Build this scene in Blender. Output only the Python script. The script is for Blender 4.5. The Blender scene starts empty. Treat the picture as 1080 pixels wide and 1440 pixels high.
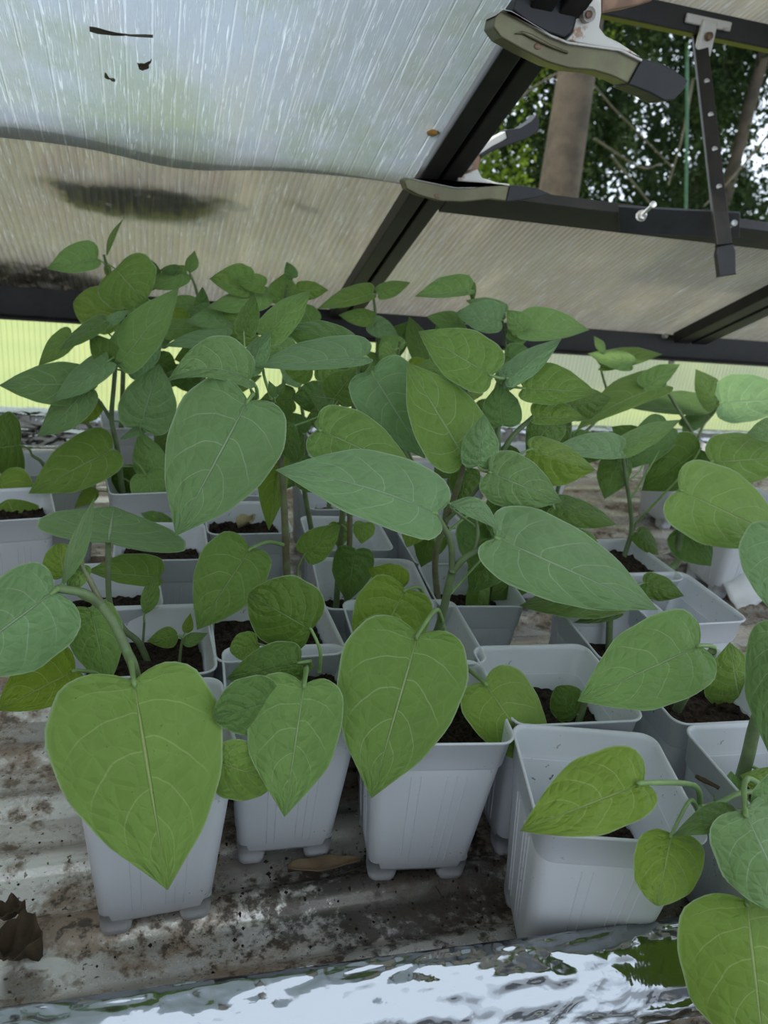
import bpy, math, random
import numpy as np
from mathutils import Vector, Matrix, noise
random.seed(7); rng=np.random.default_rng(7)
S=bpy.context.scene; COL=S.collection
PI=math.pi

# ------------------------------------------------------------ camera, world, light
F=1100.0; HC=.44
AX=np.array([ 0.95700656,-0.00321653, 0.29004842])   # world X,Y,Z in camera axes (x right, y down, z forward)
AY=np.array([-0.26885092,-0.38521922, 0.88279405])
AZ=np.array([ 0.1088927 ,-0.92281949,-0.36952209])
AX/=np.linalg.norm(AX); AY-=AX*(AX@AY); AY/=np.linalg.norm(AY); AZ=np.cross(AX,AY)*np.sign(np.cross(AX,AY)@AZ)
cam=bpy.data.cameras.new('camera'); co=bpy.data.objects.new('camera',cam); COL.objects.link(co)
cam.sensor_fit='VERTICAL'; cam.sensor_height=36; cam.lens=F/1440*36
right=Vector((AX[0],AY[0],AZ[0])); down=Vector((AX[1],AY[1],AZ[1])); fwd=Vector((AX[2],AY[2],AZ[2]))
m=Matrix((right,-down,-fwd)).transposed().to_4x4(); m.translation=Vector((0,0,HC)); co.matrix_world=m
cam.dof.use_dof=True; cam.dof.focus_distance=.5; cam.dof.aperture_fstop=13
cam.clip_start=.02
S.camera=co
S.view_settings.view_transform='Standard'; S.view_settings.look='None'; S.view_settings.gamma=1
S.view_settings.use_curve_mapping=False; S.view_settings.exposure=.88
S.cycles.caustics_reflective=False; S.cycles.caustics_refractive=False
S.cycles.max_bounces=10; S.cycles.transparent_max_bounces=12
W=bpy.data.worlds.new('sky'); S.world=W; W.use_nodes=True
W.node_tree.nodes['Background'].inputs[0].default_value=(.76,.87,1,1)
W.node_tree.nodes['Background'].inputs[1].default_value=1.25
sl=bpy.data.lights.new('sun','SUN'); sl.energy=1.8; sl.angle=.05; sl.color=(1,.94,.82)
so=bpy.data.objects.new('sun',sl); COL.objects.link(so)
so.rotation_euler=(Vector((1.2,.15,-1))).to_track_quat('-Z','Y').to_euler()

# ------------------------------------------------------------ where a pixel's ray meets real surfaces
O=np.array([0,0,HC])
def ray(x,y):
    d=np.array([x-540,y-720,F]); return np.array([d@AX,d@AY,d@AZ])
def onZ(x,y,z): r=ray(x,y); return O+r*((z-HC)/r[2])
def at(x,y,Y): r=ray(x,y); return O+r*(Y/r[1])
ST=.554; EY=1.38; EZ=.25
def roofz(y,off=0): return EZ+off+(EY-y)*ST
def onroof(x,y,off=0):
    r=ray(x,y); return O+r*((EZ+off+EY*ST-HC)/(r[2]+r[1]*ST))

# ------------------------------------------------------------ materials
def mat(name):
    m=bpy.data.materials.new(name); m.use_nodes=True; nt=m.node_tree; nt.nodes.clear()
    out=nt.nodes.new('ShaderNodeOutputMaterial'); return m,nt,out
class N:
    def __init__(s,nt): s.nt=nt
    def n(s,t,ins={},**kw):
        k=s.nt.nodes.new('ShaderNode'+t)
        for a,b in kw.items(): setattr(k,a,b)
        for a,b in ins.items(): s.set(k.inputs[a],b)
        return k
    def set(s,i,b):
        if hasattr(b,'is_output'): s.nt.links.new(b,i)
        elif hasattr(b,'outputs'): s.nt.links.new(b.outputs[0],i)
        else:
            if isinstance(b,(tuple,list)) and len(b)==3 and i.type=='RGBA': b=(*b,1)
            i.default_value=b
    def m(s,op,a,b=0,c=None,clamp=False):
        k=s.nt.nodes.new('ShaderNodeMath'); k.operation=op; k.use_clamp=clamp
        s.set(k.inputs[0],a); s.set(k.inputs[1],b)
        if c is not None: s.set(k.inputs[2],c)
        return k.outputs[0]
    def mix(s,f,a,b,t='MIX'):
        k=s.nt.nodes.new('ShaderNodeMix'); k.data_type='RGBA'; k.blend_type=t
        s.set(k.inputs[0],f); s.set(k.inputs[6],a); s.set(k.inputs[7],b); return k.outputs[2]
    def ramp(s,f,p0,p1):
        k=s.nt.nodes.new('ShaderNodeMapRange'); k.interpolation_type='SMOOTHSTEP'
        s.set(k.inputs[0],f); k.inputs[1].default_value=p0; k.inputs[2].default_value=p1; return k.outputs[0]
    def noise(s,vec,scale,detail=4,rough=.5,dist=0):
        k=s.n('TexNoise',{'Scale':scale,'Detail':detail,'Roughness':rough,'Distortion':dist})
        if vec is not None: s.set(k.inputs['Vector'],vec)
        return k.outputs[0]
    def bump(s,h,st,d=.001):
        k=s.n('Bump',{'Height':h,'Strength':st,'Distance':d}); return k.outputs[0]
    def scale(s,vec,sc):
        k=s.n('Mapping'); s.set(k.inputs[0],vec); k.inputs['Scale'].default_value=sc; return k.outputs[0]
def simple(name,col,rough=.5,metal=0,var=.15,scale=40,bumps=.2,spec=.5,col2=None,thr=None):
    m,nt,out=mat(name); g=N(nt)
    tc=g.n('TexCoord').outputs['Object']; nz=g.noise(tc,scale,5,.6)
    c2=col2 or tuple(x*(1-var*2) for x in col)
    f=g.ramp(nz,*(thr or (.35,.65)))
    p=g.n('BsdfPrincipled',{'Base Color':g.mix(f,col,c2),'Roughness':rough,'Metallic':metal,'Specular IOR Level':spec})
    if bumps: g.set(p.inputs['Normal'],g.bump(nz,bumps,.001))
    g.set(out.inputs[0],p); return m

def leaf_mat(name,col,vein,tcol,transl=.33,spots=0):
    m,nt,out=mat(name); g=N(nt)
    uv=g.n('UVMap').outputs[0]; sp=g.n('SeparateXYZ',{0:uv}); u,v=sp.outputs[0],sp.outputs[1]
    vv=g.m('ABSOLUTE',g.m('MULTIPLY_ADD',v,2,-1))
    oi=g.n('ObjectInfo').outputs['Random']
    wob=g.m('MULTIPLY_ADD',g.noise(uv,5,1),.05,-.025)
    mid=g.m('SUBTRACT',1,g.ramp(g.m('DIVIDE',vv,g.m('MULTIPLY_ADD',u,-.018,.034)),.35,1.2))
    s=g.m('ADD',g.m('SUBTRACT',u,g.m('MULTIPLY',g.m('POWER',vv,1.15),.34)),wob)
    side=g.m('GREATER_THAN',v,.5)
    s=g.m('ADD',g.m('MULTIPLY',g.m('ADD',s,.34),5.6),g.m('MULTIPLY',side,.32))
    fr=g.m('ABSOLUTE',g.m('SUBTRACT',g.m('FRACT',s),.5))   # .5 at the vein
    lat=g.ramp(fr,.465,.497)
    lat=g.m('MULTIPLY',lat,g.m('SUBTRACT',1,g.ramp(vv,.55,.97)))
    vo=g.n('TexVoronoi',{'Vector':g.scale(uv,(13,9,1)),'Scale':1.0},feature='DISTANCE_TO_EDGE').outputs[0]
    ter=g.m('SUBTRACT',1,g.ramp(vo,0,.07))
    vm=g.m('MAXIMUM',mid,g.m('MULTIPLY',lat,.72)); vm=g.m('MAXIMUM',vm,g.m('MULTIPLY',ter,.10))
    tc=g.n('TexCoord').outputs['Object']
    nz=g.noise(uv,6,5,.6)
    base=g.mix(g.m('MULTIPLY',g.ramp(nz,.3,.7),.45),col,tuple(x*.74 for x in col))
    hs=g.n('HueSaturation',{'Color':base,'Hue':g.m('MULTIPLY_ADD',oi,.024,.488),'Saturation':g.m('MULTIPLY_ADD',oi,-.18,1.06),'Value':g.m('MULTIPLY_ADD',oi,.3,.86)}).outputs[0]
    c=g.mix(g.m('MULTIPLY',vm,.72),hs,vein)
    c=g.mix(g.m('MULTIPLY',g.ramp(vv,.962,.995),.5),c,(.62,.74,.52))
    if spots:
        sn=g.noise(uv,60,2,.5); c=g.mix(g.m('MULTIPLY',g.ramp(sn,.70,.74),spots),c,(.03,.03,.015))
    h=g.m('ADD',g.m('MULTIPLY',g.m('SUBTRACT',.5,fr),.9),g.m('MULTIPLY',vo,.8)); h=g.m('SUBTRACT',h,g.m('MULTIPLY',mid,.6))
    nrm=g.bump(h,.8,.0024)
    p=g.n('BsdfPrincipled',{'Base Color':c,'Roughness':.55,'Specular IOR Level':.28,'Sheen Weight':.22,'Sheen Roughness':.45,'Sheen Tint':(.8,1,.85,1),'Normal':nrm})
    t=g.n('BsdfTranslucent',{'Color':g.mix(g.m('MULTIPLY',vm,.5),g.mix(.5,hs,tcol),vein),'Normal':nrm})
    x=g.n('MixShader',{0:transl,1:p,2:t}); g.set(out.inputs[0],x); return m
LM=[leaf_mat('leaf_grey_green',(.215,.375,.13),(.52,.66,.42),(.26,.50,.12),.26),
    leaf_mat('leaf_mid_green',(.22,.38,.078),(.54,.68,.32),(.32,.58,.07),.32,.6),
    leaf_mat('leaf_lime_green',(.25,.40,.05),(.58,.70,.26),(.40,.60,.05),.36,.8),
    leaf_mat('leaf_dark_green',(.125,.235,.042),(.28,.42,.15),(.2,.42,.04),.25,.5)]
M={}
M['stem']=simple('green_stem',(.19,.28,.12),.5,0,.15,60,.1,.3,col2=(.15,.19,.10))
M['petiole']=simple('green_petiole',(.27,.42,.15),.5,0,.1,60,.1,.3)
M['redstem']=simple('reddish_stem',(.22,.26,.13),.5,0,.1,60,.1,.3,col2=(.17,.15,.09))
M['soil']=simple('soil',(.05,.035,.025),.95,0,.3,300,1,.2,col2=(.012,.008,.006))
M['black']=simple('painted_black_metal',(.011,.0105,.010),.5,0,.2,30,.1,.35,col2=(.019,.018,.015))
M['vinyl']=simple('black_vinyl',(.012,.012,.013),.5,0,.2,50,.1,.4)
M['clampmetal']=simple('olive_plated_metal',(.17,.16,.085),.36,.4,.15,14,.1,.5,col2=(.11,.10,.05))
M['whitemetal']=simple('pale_worn_metal',(.62,.60,.55),.5,.2,.1,70,.2,.5,col2=(.35,.22,.14),thr=(.6,.72))
M['rust']=simple('rusty_metal',(.30,.18,.12),.7,.2,.2,60,.4)
M['pin']=simple('white_pin',(.7,.7,.68),.4,0,.05,50,0)
M['plate']=simple('dark_slate_plate',(.035,.04,.05),.5,0,.2,25,.1)
M['bark']=simple('bark',(.065,.047,.034),.9,0,.2,7,.8,col2=(.032,.023,.017))
M['twig']=simple('twig',(.07,.062,.04),.9,0,.2,20,.3)
M['greenpole']=simple('green_pole',(.02,.075,.04),.5)
M['wood']=simple('wood_board',(.42,.27,.17),.7,0,.1,20,.3)
M['dryleaf']=simple('dry_leaf',(.20,.14,.08),.9,0,.2,50,.5)
M['straw']=simple('orange_fluff',(.6,.32,.08),.9,0,.1,80,.5)

def pot_mat():
    m,nt,out=mat('white_pot_plastic'); g=N(nt)
    tc=g.n('TexCoord').outputs['Object']
    oi=g.n('ObjectInfo').outputs['Random']
    off=g.n('VectorMath',{0:tc,1:(1,1,1)},operation='ADD')
    n1=g.noise(tc,260,3,.6); n2=g.noise(tc,22,4,.6)
    d=g.m('MULTIPLY',g.ramp(n1,.66,.70),g.ramp(n2,.50,.62))
    c=g.mix(g.m('MULTIPLY',g.ramp(n2,.45,.75),.12),(.86,.89,.94),(.70,.70,.67))
    c=g.mix(g.m('MULTIPLY',d,.9),c,(.06,.045,.03))
    p=g.n('BsdfPrincipled',{'Base Color':c,'Roughness':.34,'Specular IOR Level':.45,'Normal':g.bump(n2,.05,.001)})
    t=g.n('BsdfTranslucent',{'Color':(.72,.80,.84)})
    x=g.n('MixShader',{0:.16,1:p,2:t}); g.set(out.inputs[0],x); return m
M['pot']=pot_mat()

def panel_mat(name,tint,pitch,scratch=0,rough=.32,dirt=.3,straight=.25,along='X',gloss=.12,tl=.78):
    m,nt,out=mat(name); g=N(nt)
    tc=g.n('TexCoord').outputs['Object']; sp=g.n('SeparateXYZ',{0:tc})
    x=sp.outputs[0] if along=='X' else sp.outputs[1]
    wv=g.m('SINE',g.m('MULTIPLY',x,2*PI/pitch))
    line=g.ramp(wv,.55,1) if scratch<.4 else g.ramp(wv,.93,1)
    nz=g.noise(g.scale(tc,(3,1,1)),5,5,.6)
    c=g.mix(g.m('MULTIPLY',line,.38 if not scratch or scratch<.4 else .22),tint,tuple(a*.45 for a in tint) if not scratch or scratch<.4 else (.8,.85,.9))
    c=g.mix(g.m('MULTIPLY',g.ramp(nz,.45,.75),dirt),c,(.34,.29,.21))
    h=g.m('MULTIPLY',wv,.5) if scratch<.4 else g.m('MULTIPLY',line,.5)
    if scratch:
        sc=None
        for k_,an in enumerate((.5,1.1,1.35,1.57,1.8,2.2)):
            mp=g.n('Mapping'); g.set(mp.inputs[0],tc); mp.inputs['Rotation'].default_value=(0,0,an); mp.inputs['Scale'].default_value=(190,7,7); mp.inputs['Location'].default_value=(k_*3.,0,0)
            a=g.ramp(g.noise(mp.outputs[0],2.2,3,.6,.9),.60,.70); sc=a if sc is None else g.m('MAXIMUM',sc,a)
        lo=g.ramp(g.noise(tc,7,5,.65),.40,.60); c=g.mix(g.m('MULTIPLY',lo,.6 if scratch>.4 else .15),c,(.21,.25,.17))  # green-grey blotches: dirt, plus the trees' cast painted into the colour
        c=g.mix(g.m('MULTIPLY',sc,scratch),c,(.72,.78,.82))
        h=g.m('ADD',h,g.m('MULTIPLY',sc,.5))
    nrm=g.bump(h,.6,pitch*.12)
    t=g.n('BsdfTranslucent',{'Color':c,'Normal':nrm})
    r=g.n('BsdfRefraction',{'Color':c,'Roughness':rough,'IOR':1.08,'Normal':nrm})
    gl=g.n('BsdfGlossy',{'Color':(.9,.9,.9),'Roughness':.18,'Normal':nrm})
    df=g.n('BsdfDiffuse',{'Color':tuple(a*.7 for a in tint)})
    k=g.n('MixShader',{0:straight,1:t,2:r}); k=g.n('MixShader',{0:1-tl,1:k,2:df}); k=g.n('MixShader',{0:gloss,1:k,2:gl})
    g.set(out.inputs[0],k); return m
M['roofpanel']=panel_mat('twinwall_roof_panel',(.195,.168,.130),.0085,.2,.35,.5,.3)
M['film']=panel_mat('scratched_clear_sheet',(.285,.32,.35),.022,.42,.3,.25,.35,gloss=.14,tl=.88)
M['clearpanel']=panel_mat('clear_twinwall_panel',(.93,.95,.97),.0085,0,.3,.05,.6,gloss=.05,tl=.97)
M['wallpanel']=panel_mat('twinwall_wall_panel',(.86,.88,.78),.0085,0,.22,.1,.6,gloss=.05,tl=.9)
def bench_mat():
    m,nt,out=mat('dirty_corrugated_sheet'); g=N(nt)
    tc=g.n('TexCoord').outputs['Object']; y=g.n('SeparateXYZ',{0:tc}).outputs[1]
    n1=g.noise(g.scale(tc,(1,1.6,1)),11,6,.62); n2=g.noise(tc,90,5,.7); n3=g.noise(tc,300,2,.5)
    a=g.ramp(g.m('ADD',n1,g.m('MULTIPLY_ADD',n2,.5,-.25)),.46,.60)
    c=g.mix(a,(.66,.63,.57),(.37,.29,.215))
    b=g.m('MULTIPLY',g.ramp(n2,.50,.62),g.ramp(n1,.42,.60))
    c=g.mix(g.m('MULTIPLY',b,.85),c,(.05,.038,.028))
    c=g.mix(g.m('MULTIPLY',g.ramp(n3,.66,.70),.8),c,(.03,.02,.015))
    rust=g.ramp(g.noise(g.scale(tc,(1,4,1)),6,5,.6),.48,.66)
    c=g.mix(g.m('MULTIPLY',rust,.5),c,(.36,.25,.18))
    dv=g.n('VectorMath',{0:tc,1:(.16,.375,0)},operation='SUBTRACT'); dv=g.n('VectorMath',{0:dv,1:(1,2.4,1)},operation='MULTIPLY')
    ds=g.n('VectorMath',{0:dv},operation='LENGTH').outputs['Value']
    sp_=g.ramp(g.m('ADD',g.m('MULTIPLY_ADD',ds,-3.0,.30),g.m('MULTIPLY_ADD',n2,1.1,g.m('MULTIPLY',n1,.35))),.62,.82)
    c=g.mix(g.m('MULTIPLY',sp_,.85),c,(.045,.034,.025))
    p=g.n('BsdfPrincipled',{'Base Color':c,'Metallic':g.m('MULTIPLY_ADD',a,-.4,.5),'Roughness':g.m('MULTIPLY_ADD',a,.22,.26),'Normal':g.bump(g.m('ADD',n2,n1),.35,.001)})
    g.set(out.inputs[0],p); return m
M['bench']=bench_mat()
def foil_mat():
    m,nt,out=mat('aluminium_foil'); g=N(nt)
    tc=g.n('TexCoord').outputs['Object']
    vo=g.n('TexVoronoi',{'Vector':tc,'Scale':38.0},feature='DISTANCE_TO_EDGE').outputs[0]
    n=g.noise(tc,24,3,.6,1.2)
    h=g.m('ADD',g.m('MULTIPLY',g.ramp(vo,0,.25),.4),n)
    st=g.ramp(g.noise(tc,14,3,.5),.66,.72)
    c=g.mix(g.m('MULTIPLY',st,.5),(.33,.345,.36),(.34,.29,.20))
    p=g.n('BsdfPrincipled',{'Base Color':c,'Metallic':1,'Roughness':.15,'Normal':g.bump(h,.45,.004)})
    g.set(out.inputs[0],p); return m
M['foil']=foil_mat()
def lawn_mat():
    m,nt,out=mat('sunlit_grass'); g=N(nt); tc=g.n('TexCoord').outputs['Object']
    p=g.n('BsdfDiffuse',{'Color':g.mix(g.ramp(g.noise(tc,2,6,.7),.3,.7),(.44,.45,.07),(.26,.33,.05))}); g.set(out.inputs[0],p); return m
M['lawn']=lawn_mat()
def fol(name,c1,c2,tr=.4):
    m,nt,out=mat(name); g=N(nt); tc=g.n('TexCoord').outputs['Object']
    c=g.mix(g.ramp(g.noise(tc,3,3,.6),.35,.65),c1,c2)
    x=g.n('MixShader',{0:tr,1:g.n('BsdfPrincipled',{'Base Color':c,'Roughness':.85,'Specular IOR Level':.1}),2:g.n('BsdfTranslucent',{'Color':c})})
    g.set(out.inputs[0],x); return m
M['fol_dark']=fol('dark_needles',(.012,.024,.010),(.028,.045,.014),.25)
M['fol_light']=fol('light_foliage',(.07,.12,.015),(.20,.27,.035),.5)
M['litter']=simple('leaf_litter',(.10,.07,.04),.95,0,.2,80,.5)
M['paper']=simple('white_crumpled_film',(.78,.80,.80),.35,0,.03,30,.3)
M['bracketblack']=M['black']

# ------------------------------------------------------------ builders
def link(o,parent=None):
    COL.objects.link(o)
    if parent is not None:
        o.parent=parent; o.matrix_parent_inverse=parent.matrix_world.inverted() if False else Matrix.Identity(4)
    return o
def mesh(name,V,Fc,mt,parent=None,smooth=True,uv=None):
    """world coordinates in; the object sits in its parent's frame"""
    V=np.asarray(V,float)
    if parent is not None:
        V=V-np.array(parent.location)
    me=bpy.data.meshes.new(name); me.from_pydata([tuple(p) for p in V],[],Fc); me.materials.append(mt)
    if smooth: me.polygons.foreach_set('use_smooth',[True]*len(me.polygons))
    if uv is not None:
        l=me.uv_layers.new(name='UVMap'); vi=np.zeros(len(me.loops),int); me.loops.foreach_get('vertex_index',vi)
        l.data.foreach_set('uv',np.asarray(uv)[vi].ravel())
    me.update(); o=bpy.data.objects.new(name,me); return link(o,parent)
def tag(o,label=None,cat=None,group=None,kind=None):
    if label: o['label']=label
    if cat: o['category']=cat
    if group: o['group']=group
    if kind: o['kind']=kind
    return o
def empty(name,loc,label=None,cat=None,group=None,kind=None):
    o=bpy.data.objects.new(name,None); o.empty_display_size=.02; o.location=tuple(loc); COL.objects.link(o)
    return tag(o,label,cat,group,kind)
def gridfaces(nu,nv,base=0,closeu=False,closev=False):
    f=[]
    for i in range(nu-(0 if closeu else 1)):
        for j in range(nv-(0 if closev else 1)):
            a=base+i*nv+j; b=base+((i+1)%nu)*nv+j; c=base+((i+1)%nu)*nv+(j+1)%nv; d=base+i*nv+(j+1)%nv
            f.append((a,b,c,d))
    return f
def spline(P,n):
    P=[np.asarray(p,float) for p in P]
    if len(P)==2: return [P[0]+(P[1]-P[0])*i/(n-1) for i in range(n)]
    Q=[2*P[0]-P[1]]+P+[2*P[-1]-P[-2]]; out=[]; m=len(P)-1
    for k in range(n):
        t=k/(n-1)*m; i=min(int(t),m-1); t-=i
        a,b,c,d=Q[i:i+4]
        out.append(.5*((2*b)+(c-a)*t+(2*a-5*b+4*c-d)*t*t+(3*b-a-3*c+d)*t**3))
    return out
def tube(P,r0,r1=None,sides=8,n=None,V=None,Fc=None,raw=False):
    V=[] if V is None else V; Fc=[] if Fc is None else Fc
    r1=r0 if r1 is None else r1; n=n or max(2,len(P)*4); pts=[np.asarray(p,float) for p in P] if raw else spline(P,n); n=len(pts)
    base=len(V); ref=np.array([.3,.2,1.]);
    for i,p in enumerate(pts):
        t=pts[min(i+1,n-1)]-pts[max(i-1,0)]; t=t/(np.linalg.norm(t)+1e-9)
        if i==0 and abs(t@ref)/np.linalg.norm(ref)>.9: ref=np.array([1.,.2,.1])
        s=np.cross(t,ref); s/=np.linalg.norm(s)+1e-9; u=np.cross(s,t); ref=u
        r=r0+(r1-r0)*i/(n-1)
        for k in range(sides):
            a=2*PI*k/sides; V.append(p+(s*math.cos(a)+u*math.sin(a))*r)
    Fc+=gridfaces(n,sides,base,closev=True)
    Fc.append(tuple(base+k for k in range(sides))[::-1]); Fc.append(tuple(base+(n-1)*sides+k for k in range(sides)))
    return V,Fc
def box(c,s,V=None,Fc=None,M3=None):
    V=[] if V is None else V; Fc=[] if Fc is None else Fc; b=len(V)
    for x in(-1,1):
        for y in(-1,1):
            for z in(-1,1):
                p=np.array([x*s[0]/2,y*s[1]/2,z*s[2]/2])
                if M3 is not None: p=M3@p
                V.append(np.asarray(c)+p)
    Fc+=[tuple(b+i for i in q) for q in((0,1,3,2),(4,6,7,5),(0,4,5,1),(2,3,7,6),(0,2,6,4),(1,5,7,3))]
    return V,Fc
def bevel(o,w,seg=2):
    k=o.modifiers.new('bevel','BEVEL'); k.width=w; k.segments=seg; k.limit_method='ANGLE'
    return o
def slab(name,poly,dirv,th,mt,parent=None,bev=.0008):
    """closed outline of 3-D points, given a thickness along dirv"""
    P=[np.asarray(p,float) for p in poly]; n=len(P); d=np.asarray(dirv,float)*th
    V=P+[p+d for p in P]; Fc=[tuple(range(n)),tuple(range(2*n-1,n-1,-1))]+[(i,i+n,(i+1)%n+n,(i+1)%n) for i in range(n)]
    o=mesh(name,V,Fc,mt,parent,smooth=False)
    if bev: bevel(o,bev)
    return o

# ------------------------------------------------------------ the setting
# ground outside
tag(mesh('floor',[(-14,1.42,-.75),(16,1.42,-.75),(16,22,-.75),(-14,22,-.75)],[(0,1,2,3)],M['lawn'],smooth=False),'sunlit yellow green grass ground outside the greenhouse','ground',kind='structure')
tag(mesh('floor',[(-14,-8,-.75),(16,-8,-.75),(16,1.42,-.75),(-14,1.42,-.75)],[(0,1,2,3)],simple('grey_gravel',(.30,.30,.31),.9,0,.2,30,.5),smooth=False),'unseen grey gravel floor, added under the bench to cut green bounce light','ground',kind='structure')  # inner floor, added to keep the lawn's green bounce off the pots
# bench: corrugated sheet
ys=np.linspace(.20,1.372,300); xs=np.linspace(-.75,2.3,160)
def prof(y):
    ph=((y-.384)/.0585)%1.0
    return -.007*(1-min(1,max(0,(abs(ph-.5)-.26)/.16)))
V=[];
for y in ys:
    for x in xs:
        V.append((x,y,prof(y)+.0006*noise.noise((x*9,y*14,1))))
o=mesh('bench_sheet',V,gridfaces(len(ys),len(xs)),M['bench']); 
k=o.modifiers.new('thick','SOLIDIFY'); k.thickness=.002; k.offset=-1
tag(o,'dirty corrugated metal bench top under the white pots, stained brown with soil','bench')
# wooden board under the front rail
# roof
def roofslab(name,x0,x1,y0,y1,mt,off=0,th=.006,nx=2,ny=2,label=None,warp=None,thing=False):
    V=[]
    for i in range(nx):
        for j in range(ny):
            x=x0+(x1-x0)*i/(nx-1); y=y0+(y1-y0)*j/(ny-1)
            V.append((x,y,roofz(y,off)+(warp(x,y) if warp else 0)))
    return mesh(name,V,gridfaces(nx,ny),mt,smooth=bool(warp))
RY=-.1
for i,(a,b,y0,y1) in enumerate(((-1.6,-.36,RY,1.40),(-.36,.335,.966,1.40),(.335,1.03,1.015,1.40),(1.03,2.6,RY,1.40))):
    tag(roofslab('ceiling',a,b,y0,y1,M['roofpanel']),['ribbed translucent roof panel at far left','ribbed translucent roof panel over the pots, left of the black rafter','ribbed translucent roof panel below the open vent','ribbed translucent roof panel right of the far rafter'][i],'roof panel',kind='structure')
# other slope, unseen, added to shut out sun behind; left clear for fill
rz=roofz(RY)
tag(mesh('ceiling',[(-1.6,RY,rz),(2.6,RY,rz),(2.6,-1.5,rz-.776),(-1.6,-1.5,rz-.776)],[(0,1,2,3)],M['clearpanel'],smooth=False),'unseen opposite roof slope, added behind the camera to screen the sun','roof panel',kind='structure')
tag(mesh('wall_front_sky_screen',[(-1.6,-1.5,-.75),(2.6,-1.5,-.75),(2.6,-1.5,rz-.776),(-1.6,-1.5,rz-.776)],[(0,1,2,3)],M['clearpanel'],smooth=False),'ribbed clear wall added behind the camera, unseen, to dim the sky in the foil','wall',kind='structure')  # unseen wall, added so the foil mirrors less bare sky
tag(mesh('wall_left_sun_screen',[(-1.6,-1.5,-.75),(-1.6,1.41,-.75),(-1.6,1.41,.25),(-1.6,RY,rz),(-1.6,-1.5,rz-.776)],[(0,1,2,3,4)],M['roofpanel'],smooth=False),'ribbed translucent end wall added out of view at the far left to diffuse the sun','wall',kind='structure')  # unseen end wall, added to stop direct sun reaching the bench
# rafters: box with a groove
def rafter(name,x0,x1,y0,y1,label):
    w=x1-x0; e=empty(name,((x0+x1)/2,EY,EZ),label,'rafter',kind='structure')
    n=np.array([0,-ST,-1]); n/=np.linalg.norm(n)
    def seg(pa,a,b,d0,d1,nm,mt):
        V=[]
        for y in(y0,y1):
            for x,d in((a,d0),(b,d0),(b,d1),(a,d1)):
                V.append(np.array([x,y,roofz(y)])+n*d)
        Fc=[(0,1,2,3),(7,6,5,4)]+[(i,i+4,(i+1)%4+4,(i+1)%4) for i in range(4)]
        return bevel(mesh(nm,V,Fc,mt,pa,smooth=False),.0015)
    seg(e,x0,x0+w*.44,.001,.022,'flange',M['black'])
    seg(e,x0+w*.56,x1,.001,.022,'flange',M['black'])
    seg(e,x0+w*.40,x0+w*.60,.001,.013,'groove',M['black'])
rafter('trim_1',.306,.354,RY,1.37,'black painted steel rafter with a groove, crossing the middle of the roof')
rafter('trim_2',1.012,1.088,RY,1.37,'black rafter at the right, meeting the eave beam')
rafter('trim_3',-.42,-.36,RY,1.37,'black rafter at the far left')
# eave beam
V,Fc=box((.6,1.392,.226),(4.2,.02,.052)); box((.6,1.37,.203),(4.2,.03,.004),V,Fc); 
o=bevel(mesh('trim_4',V,Fc,M['black'],smooth=False),.001); tag(o,'long black eave beam over the back wall','beam',kind='structure')
for px,py in((688,194),(762,208),(712,294)):   # bolts on the beam by the right rafter (crop px)
    p=at(680+px*.3704,400+py*.3704,1.38); V,Fc=tube([p+[0,.002,0],p-[0,.005,0]],.006,.0045,10,2)
    tag(mesh('bolt',V,Fc,M['whitemetal']),{688:'pale bolt head on the eave beam at the left foot of the far rafter',762:'pale bolt head on the eave beam at the right foot of the far rafter',712:'pale bolt head low on the eave beam'}[px],'bolt')
# back wall panel and its bottom rail
tag(mesh('wall_back',[(-1.6,1.41,-.75),(2.7,1.41,-.75),(2.7,1.41,.25),(-1.6,1.41,.25)],[(0,1,2,3)],M['wallpanel'],smooth=False),'ribbed translucent back wall glowing yellow green from the grass outside','wall',kind='structure')
# sill bar under the vent
def bar_on_roof(name,x0,x1,y0,y1,th,label,cat='frame bar',off=0):
    n=np.array([0,-ST,-1]); n/=np.linalg.norm(n); V=[]
    for y in(y0,y1):
        for x,d in((x0,off),(x1,off),(x1,th+off),(x0,th+off)):
            V.append(np.array([x,y,roofz(y)])+n*d)
    Fc=[(0,1,2,3),(7,6,5,4)]+[(i,i+4,(i+1)%4+4,(i+1)%4) for i in range(4)]
    o=bevel(mesh(name,V,Fc,M['black'],smooth=False),.001); return tag(o,label,cat,kind='structure')
bar_on_roof('trim_5',.362,1.02,.985,1.03,.014,'black sill bar along the bottom of the vent opening')
# the vent lid, hinged at the ridge, propped open
LY=1.12; la=at(850,22,LY); lb=at(1080,35,LY); lz=(la[2]+lb[2])/2
lid=empty('window_1',(.7,LY,lz),'open roof vent of ribbed panel in a black frame, propped up above the rafter','window',kind='structure')
V,Fc=box((.7,LY,lz-.002),(.70,.026,.03)); bevel(mesh('window_frame',V,Fc,M['black'],lid,smooth=False),.002)
V=[(.35,LY,lz+.008),(1.05,LY,lz+.008),(1.05,RY+.1,rz+.06),(.35,RY+.1,rz+.06)]
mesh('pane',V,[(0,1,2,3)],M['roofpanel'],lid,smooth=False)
for x in(.362,1.038):
    V,Fc=tube([(x,LY,lz),(x,RY+.1,rz+.05)],.012,.012,4,2); mesh('window_frame',V,Fc,M['black'],lid,smooth=False)
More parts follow.
